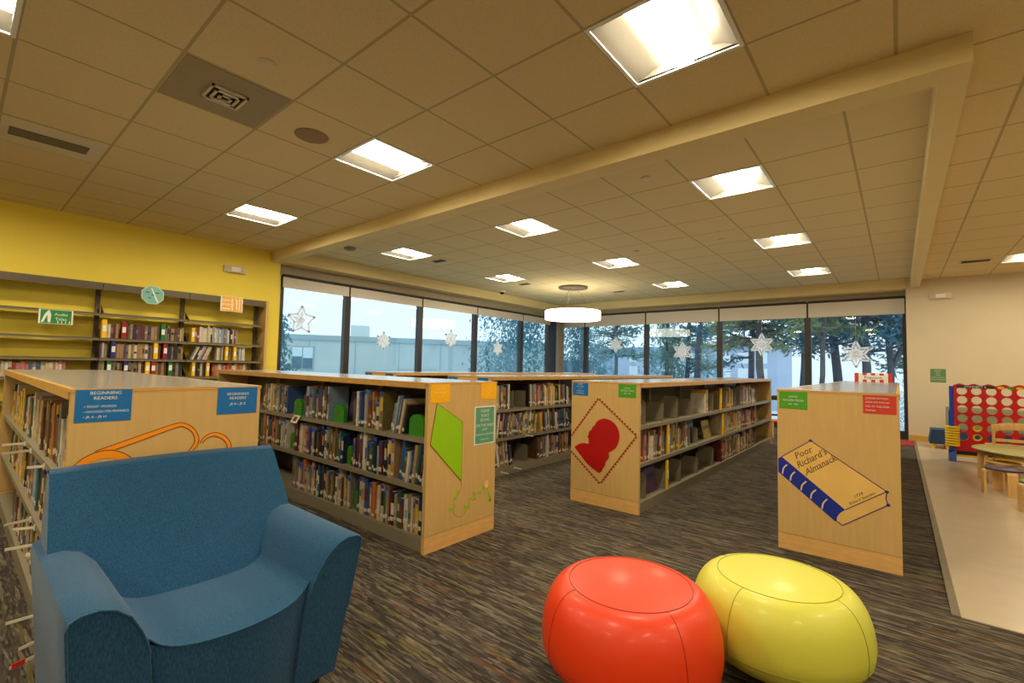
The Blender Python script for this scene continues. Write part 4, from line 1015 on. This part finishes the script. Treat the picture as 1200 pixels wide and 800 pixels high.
# chair behind table
def child_chair(loc, rz, lab, seat_m, back_m, hs=.33, hb=.59, w=.42):
    t = thing('child_chair', lab, 'chair', loc, rz, 'small wooden child chairs')
    MB().box(-w/2, w/2, -.16, .16, hs-.02, hs, seat_m).build('seat', t, bevel=.006)
    for x in (-w/2+.02, w/2-.02):
        MB().cyl((x, -.15, hs-.02), (x*1.04, -.17, 0), .015, .013, BW, 10).build('leg', t)
        MB().cyl((x, .165, hb-.02), (x*1.04, .16, 0), .015, .013, BW, 10).build('leg', t)
    q = MB(); rows = []
    for k in range(13):
        u = k/12*2-1; y = .17+.03*(1-u*u); zz = hb+.035*(1-u*u)
        rows.append([(u*w/2, y-.009, zz-.085), (u*w/2, y+.009, zz-.085), (u*w/2, y+.009, zz), (u*w/2, y-.009, zz)])
    q.grid(rows, back_m, True, closed=True); q.add(rows[0], [(0,1,2,3)], back_m); q.add(rows[-1], [(3,2,1,0)], back_m); q.build('back_rail', t, bevel=.003)
    q = MB(); q.box(-w/2+.03, w/2-.03, .155, .17, hs+.06, hs+.095, back_m); q.build('lower_rail', t)
    return t
child_chair((1.05, 8.34, .006), PI+.1, 'small wooden chair with curved back rail between the table and the game', BW, BW)
ch = child_chair((-1.70, 9.72, 0), .5, 'small wooden chair with orange seat past the stamp bookcase', mat('seat_orange', (206, 96, 34), .5), mat('dark_back', (44, 36, 34), .6), .30, .70, .34)
# red rug
o = MB().box(-.15, .172, 10.25, 10.95, .0004, .010, mat('red_rug', (176, 44, 36), .95, var=.15, scale=60)).build('rug'); tag(o, 'red rug on the carpet beyond the almanack bookcase', 'rug')

# ------------------------------------------------------------------ paper stars on the windows
star_m = bpy.data.materials.new('star_paper'); star_m.use_nodes = True
nt = star_m.node_tree; pb = nt.nodes['Principled BSDF']; pb.inputs['Base Color'].default_value = lin((252, 248, 244)); pb.inputs['Roughness'].default_value = .9
tl = N(star_m, 'ShaderNodeBsdfTranslucent'); tl.inputs[0].default_value = lin((255, 252, 250)); ms = N(star_m, 'ShaderNodeMixShader'); ms.inputs[0].default_value = .72
nt.links.new(pb.outputs[0], ms.inputs[1]); nt.links.new(tl.outputs[0], ms.inputs[2]); nt.links.new(ms.outputs[0], nt.nodes['Material Output'].inputs[0])
def star(kind, loc, rz, r, lab, top):
    o = thing('hanging_paper_star', lab, 'paper decoration', loc, rz, 'paper stars hung in the windows'); q = MB()
    P_ = 6 if kind != 0 else 5
    def pr(pts, d0, d1): q.prism(pts, lambda u, v, d: (u, -d, v), d0, d1, star_m)
    for k in range(P_):
        a = PI/2+2*PI*k/P_; hw = PI/P_
        tip = (r*math.cos(a), r*math.sin(a)); i1 = (.5*r*math.cos(a-hw), .5*r*math.sin(a-hw)); i2 = (.5*r*math.cos(a+hw), .5*r*math.sin(a+hw))
        for p0, p1 in ((tip, i1), (tip, i2)):     # outlined point
            dx, dz = p1[0]-p0[0], p1[1]-p0[1]; L_ = math.hypot(dx, dz); nx, nz = -dz/L_*.018, dx/L_*.018
            pr([(p0[0]-nx, p0[1]-nz), (p1[0]-nx, p1[1]-nz), (p1[0]+nx, p1[1]+nz), (p0[0]+nx, p0[1]+nz)], 0, .004)
        if kind != 0 or k < 3:   # folded petal
            pr([(.02*math.cos(a), .02*math.sin(a)), (.42*r*math.cos(a-.3), .42*r*math.sin(a-.3)), (.72*r*math.cos(a), .72*r*math.sin(a)), (.42*r*math.cos(a+.3), .42*r*math.sin(a+.3))], .006, .009)
            b0 = a+hw
            pr([(.02*math.cos(b0), .02*math.sin(b0)), (.38*r*math.cos(b0-.25), .38*r*math.sin(b0-.25)), (.55*r*math.cos(b0), .55*r*math.sin(b0)), (.38*r*math.cos(b0+.25), .38*r*math.sin(b0+.25))], .010, .013)
    pr([(.22*r*math.cos(k*PI/6), .22*r*math.sin(k*PI/6)) for k in range(12)], .013, .016)
    q.build('star', o)
    MB().cyl((0, -.004, r), (0, -.004, top-loc[2]), .0015, .0015, M['paper'], 5).build('string', o)
XL = -7.664
star(0, (XL, 3.71, 1.86), PI/2, .24, 'outlined paper star in the window beside the yellow wall', 2.372)
star(1, (XL, 5.33, 1.61), PI/2, .17, 'round flower like paper snowflake in the second left window', 2.37)
star(1, (XL, 7.09, 1.745), PI/2, .20, 'faint paper snowflake in the third left window', 2.37)
star(2, (XL, 8.67, 1.605), PI/2, .19, 'white six pointed paper star against the spruce', 2.37)
YR = 11.316
star(1, (-5.80, YR, 1.80), 0, .21, 'faint paper snowflake right of the ring lamp', 2.31)
star(1, (-4.03, YR, 1.61), 0, .24, 'paper snowflake in the middle right window', 2.31)
star(2, (-2.30, YR, 1.76), 0, .25, 'large pointed paper snowflake above the stamp bookcase far end', 2.31)
star(2, (-.64, YR, 1.555), 0, .26, 'large pointed paper snowflake above the striped sign', 2.31)

# ------------------------------------------------------------------ outdoors (bluish haze put into the material colours)
GZ = -3.4
snow = mat('snowy_ground', (200, 214, 226), .9, var=.12, scale=.4)
tag(MB().box(-120, 80, 12.5, 160, GZ-.3, GZ, snow).build('ground'), kind='structure')
tag(MB().box(-120, -8.6, -40, 12.5, GZ-.3, GZ, snow).build('ground'), kind='structure')
conc = mat('concrete_facade', (180, 198, 200), .9, var=.05, scale=.6); conc2 = mat('concrete_dark', (152, 176, 182), .9, var=.05); wglass = mat('office_glass', (74, 116, 138), .2, var=.2, scale=.5); wlite = mat('office_blind', (196, 220, 228), .5)  # pale bluish tints in these colours stand in for haze
t = thing('office_building', 'pale grey concrete building with two light paned windows beyond the left windows', 'building', (-34.5, 10.7, GZ), math.atan2(29.2-14, -22.1+32.3))
q = MB(); q.box(0, 23.2, -.0, 9, 0, 6.4, conc); q.box(0, 23.2, -.12, 0, 6.05, 6.4, conc2); q.box(0, 23.2, -.08, 0, 3.0, 3.12, conc2)
for x in range(0, 24, 3): q.box(x, x+.05, -.03, 0, 0, 6.05, conc2)
q.build('wall', t)
q = MB(); q.box(8.6, 9.9, 1.5, 4, 6.4, 7.3, mat('roof_unit_pale', (206, 220, 224), .9)); q.build('roof_unit', t)
for k, (x, z) in enumerate([(4.9, 4.0), (4.9, 1.9), (1.9, 4.0), (1.9, 1.9), (19.5, 1.2)]):
    w_ = MB(); w_.box(x, x+1.45, -.07, 0, z, z+1.6, conc2); f_ = w_.build('window', t)
    q = MB(); q.box(x+.08, x+.70, -.09, -.07, z+.08, z+1.52, wglass); q.box(x+.76, x+1.37, -.09, -.07, z+.08, z+1.52, wglass)
    q.box(x+.08, x+.70, -.10, -.09, z+.9, z+1.52, wlite); q.box(x+.76, x+1.37, -.10, -.09, z+.8, z+1.52, wlite); q.build('pane', f_)
t = thing('brick_building', 'low mauve brick building seen between the concrete one and the spruce', 'building', (-44, 52, GZ), 1.1)
br = mat('brick_mauve', (150, 124, 146), .9, var=.08, scale=3)
q = MB(); q.box(-3, 16, 0, 10, 0, 5.6, br); q.build('wall', t); MB().box(-3.2, 16.2, -.2, 10.2, 5.6, 6.2, mat('snow_roof', (214, 222, 232), .9)).build('roof', t)
for k in range(3): MB().box(1+4*k, 2.4+4*k, -.06, 0, 2.8, 4.6, wglass).build('window', t)
t = thing('far_building', 'distant blue grey building with rows of windows behind the right hand trees', 'building', (-36, 62, GZ), 0)
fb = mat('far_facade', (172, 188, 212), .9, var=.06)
q = MB(); q.box(0, 25, 0, 10, 0, 7.3, fb); q.build('wall', t)
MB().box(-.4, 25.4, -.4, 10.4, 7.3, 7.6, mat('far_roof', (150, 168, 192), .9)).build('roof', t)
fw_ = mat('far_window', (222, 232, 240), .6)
for i in range(9):
    for j in range(2): MB().box(6.4+2.05*i, 7.6+2.05*i, -.06, 0, 3.6+1.9*j, 4.9+1.9*j, fw_).build('window', t)
bark = mat('bark', (62, 80, 98), .95, var=.25, scale=6, stretch=(6, 6, 1)); bark2 = mat('bark_brown', (88, 88, 94), .95, var=.25, scale=6, stretch=(6, 6, 1))
def needle_mat(name, c):
    m = mat(name, c, .9, var=.3, scale=1.5); nt = m.node_tree; b_ = nt.nodes['Principled BSDF']
    tl = N(m, 'ShaderNodeBsdfTranslucent'); tl.inputs[0].default_value = lin(c); ms = N(m, 'ShaderNodeMixShader'); ms.inputs[0].default_value = .5
    nt.links.new(b_.outputs[0], ms.inputs[1]); nt.links.new(tl.outputs[0], ms.inputs[2]); nt.links.new(ms.outputs[0], nt.nodes['Material Output'].inputs[0])
    return m
ndl = [needle_mat('needles_teal', (78, 140, 154)), needle_mat('needles_green', (100, 152, 152)), needle_mat('needles_dark', (74, 124, 144)), needle_mat('needles_olive', (130, 146, 110))]  # needle colours carry the bluish haze tint
def tuft(q, c, rad, m, k, droop=0.4):
    for _ in range(k):
        d_ = Vector((random.gauss(0, 1), random.gauss(0, 1), random.gauss(0, .7)))
        p = c+d_.normalized()*rad*random.random()**.5
        a = Vector((random.gauss(0, 1), random.gauss(0, 1), random.gauss(-droop, .6))).normalized()*random.uniform(.14, .36)
        b_ = a.orthogonal().normalized()*random.uniform(.025, .06)
        q.add([p-b_, p+a*.6-b_*.6, p+a, p+a*.5+b_], [(0,1,2,3)], m)
def spruce(x, y, h, r, m, lab, dens=1.0, z0=1.0):
    t = thing('spruce_tree', lab, 'tree', (x, y, GZ), group='conifers outside the windows')
    MB().cyl((0, 0, 0), (0, 0, h*.96), .22, .03, bark, 10).build('trunk', t)
    q = MB(); z = z0
    while z < h*.97:
        f = (1-z/h)**.8; n_ = max(4, int(11*f+4))
        for k in range(n_):
            a = random.random()*2*PI; L_ = r*f*random.uniform(.65, 1.1)
            for s in range(1, 7):
                u = s/6; c = Vector((math.cos(a)*L_*u, math.sin(a)*L_*u, z-.45*L_*u*u+random.uniform(-.1, .1)))
                tuft(q, c, .30+.25*f, m, max(1, int(3.6*dens+random.random())), 1.2)
        z += .34
    q.build('foliage', t); return t
def pine(x, y, h, lean, tr, lab, m, crown0, n_=26, spread=2.2, dens=14, fork=False, bk_=None):
    t = thing('pine_tree', lab, 'tree', (x, y, GZ), group='pines outside the right windows')
    q = MB(); pts = [(lean*(k/8)**1.3+random.uniform(-.08, .08)*(k > 0), random.uniform(-.08, .08)*(k > 0), h*k/8) for k in range(9)]
    q.tube(pts, [tr*(1-.07*k) for k in range(9)], bk_ or bark, 10)
    if fork:
        p4 = Vector(pts[4]); q.tube([p4, p4+Vector((.35, .1, .9)), p4+Vector((.9, .1, 2.4)), p4+Vector((1.2, .2, 4))], [tr*.6, tr*.5, tr*.42, tr*.3], bk_ or bark, 8)
    q.build('trunk', t)
    fo = MB(); br_ = MB()
    for k in range(n_):
        z = crown0+(h-crown0)*random.random()**.9; i = min(7, int(z/h*8)); b0 = Vector(pts[i]).lerp(Vector(pts[i+1]), z/h*8-i)
        a = random.random()*2*PI; L_ = spread*random.uniform(.5, 1)*(1-.5*(z-crown0)/(h-crown0))
        e = b0+Vector((math.cos(a)*L_, math.sin(a)*L_, random.uniform(-.35, .3)*L_))
        mid = b0.lerp(e, .5)+Vector((0, 0, random.uniform(-.1, .25)))
        br_.tube([b0, mid, e], [.05, .035, .015], bk_ or bark, 5)
        for s in range(3, 9): 
            u = s/8; c = (b0.lerp(mid, u*2) if u < .5 else mid.lerp(e, u*2-1)); tuft(fo, c+Vector((0, 0, .05)), .34, m, dens, .1)
    br_.build('branches', t); fo.build('foliage', t); return t
spruce(-16.6, 20.6, 15, 4.4, ndl[0], 'big teal spruce filling the windows left of the corner column', 1.3, .5)
spruce(-15.6, 25.8, 12, 3.3, ndl[0], 'teal spruce behind the corner column and ring lamp', 1.2, .5)
spruce(-19.5, 8.4, 6.7, 1.9, ndl[0], 'dark bushy conifer beside the yellow wall edge', 1.2, .3)
spruce(-9.9, 25.4, 9.0, 3.2, ndl[1], 'green spruce behind the middle right windows', .9, .5)
pine(-7.6, 23.5, 11, .1, .20, 'straight pine trunk just left of the wide right window', ndl[1], 6.6, 16, 1.6, 10)
pine(-12.4, 24, 9.5, .3, .14, 'thin pine with spreading branches right of the ring lamp', ndl[1], 5.2, 46, 2.4, 16)
pine(-8.8, 25.4, 9.5, .2, .16, 'leafy pine between the two middle right windows', ndl[1], 4.4, 51, 2.2, 12)
pine(-4.6, 20.5, 9.5, .2, .15, 'straight dark pine behind the stamp bookcase far end', ndl[2], 5.0, 51, 2.3, 12)
pine(-3.45, 18.0, 9.5, -.5, .16, 'brownish leaning pine left of the last mullion', ndl[3], 5.3, 42, 2.0, 12, bk_=bark2)
pine(-2.60, 19.0, 9.5, .15, .16, 'thick dark pine beside the last mullion', ndl[2], 5.3, 42, 2.0, 12)
pine(-2.0, 17.2, 9, .5, .10, 'slender curved pine right of the last mullion', ndl[3], 5.6, 26, 1.5, 14, bk_=bark2)
pine(-1.62, 21.5, 9.5, -.4, .21, 'stout dark pine in the last right window', ndl[2], 5.6, 42, 2.0, 12)
pine(-.80, 19.3, 9.5, .0, .17, 'pine rising behind the striped sign', ndl[2], 5.6, 37, 1.8, 12)
pine(-.36, 20.4, 9.5, .3, .13, 'forked pine with a bent limb near the cream wall', ndl[2], 5.4, 40, 1.8, 15, True)
pine(.38, 21.0, 9.5, .0, .16, 'pine at the window edge touching the cream wall', ndl[1], 4.8, 44, 1.7, 15)
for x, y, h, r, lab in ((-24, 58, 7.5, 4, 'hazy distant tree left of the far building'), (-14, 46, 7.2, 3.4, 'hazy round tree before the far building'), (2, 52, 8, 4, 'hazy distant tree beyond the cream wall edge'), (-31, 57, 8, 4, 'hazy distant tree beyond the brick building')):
    spruce(x, y, h, r, mat('needles_hazy', (140, 178, 198), .95, var=.15, scale=1), lab, 1.0, .3)  # distance haze painted as a pale blue needle colour

# ------------------------------------------------------------------ world
w = bpy.data.worlds.new('overcast_sky'); bpy.context.scene.world = w; w.use_nodes = True
nt = w.node_tree; bg = nt.nodes['Background']
tc = nt.nodes.new('ShaderNodeTexCoord'); sp = nt.nodes.new('ShaderNodeSeparateXYZ'); rp = nt.nodes.new('ShaderNodeValToRGB')
nt.links.new(tc.outputs['Generated'], sp.inputs[0]); nt.links.new(sp.outputs[2], rp.inputs[0])
rp.color_ramp.elements[0].position = 0; rp.color_ramp.elements[0].color = (.70, .84, .98, 1)
rp.color_ramp.elements[1].position = .35; rp.color_ramp.elements[1].color = (.86, .95, 1.0, 1)
nt.links.new(rp.outputs[0], bg.inputs[0]); bg.inputs[1].default_value = 1.5
sc = bpy.context.scene
sc.view_settings.view_transform = 'Standard'; sc.view_settings.look = 'None'; sc.view_settings.exposure = 0; sc.view_settings.gamma = 1
sc.cycles.max_bounces = 8; sc.cycles.diffuse_bounces = 5; sc.cycles.transparent_max_bounces = 24; sc.cycles.sample_clamp_indirect = 4
sc.cycles.use_denoising = True
print('books', NB[0])
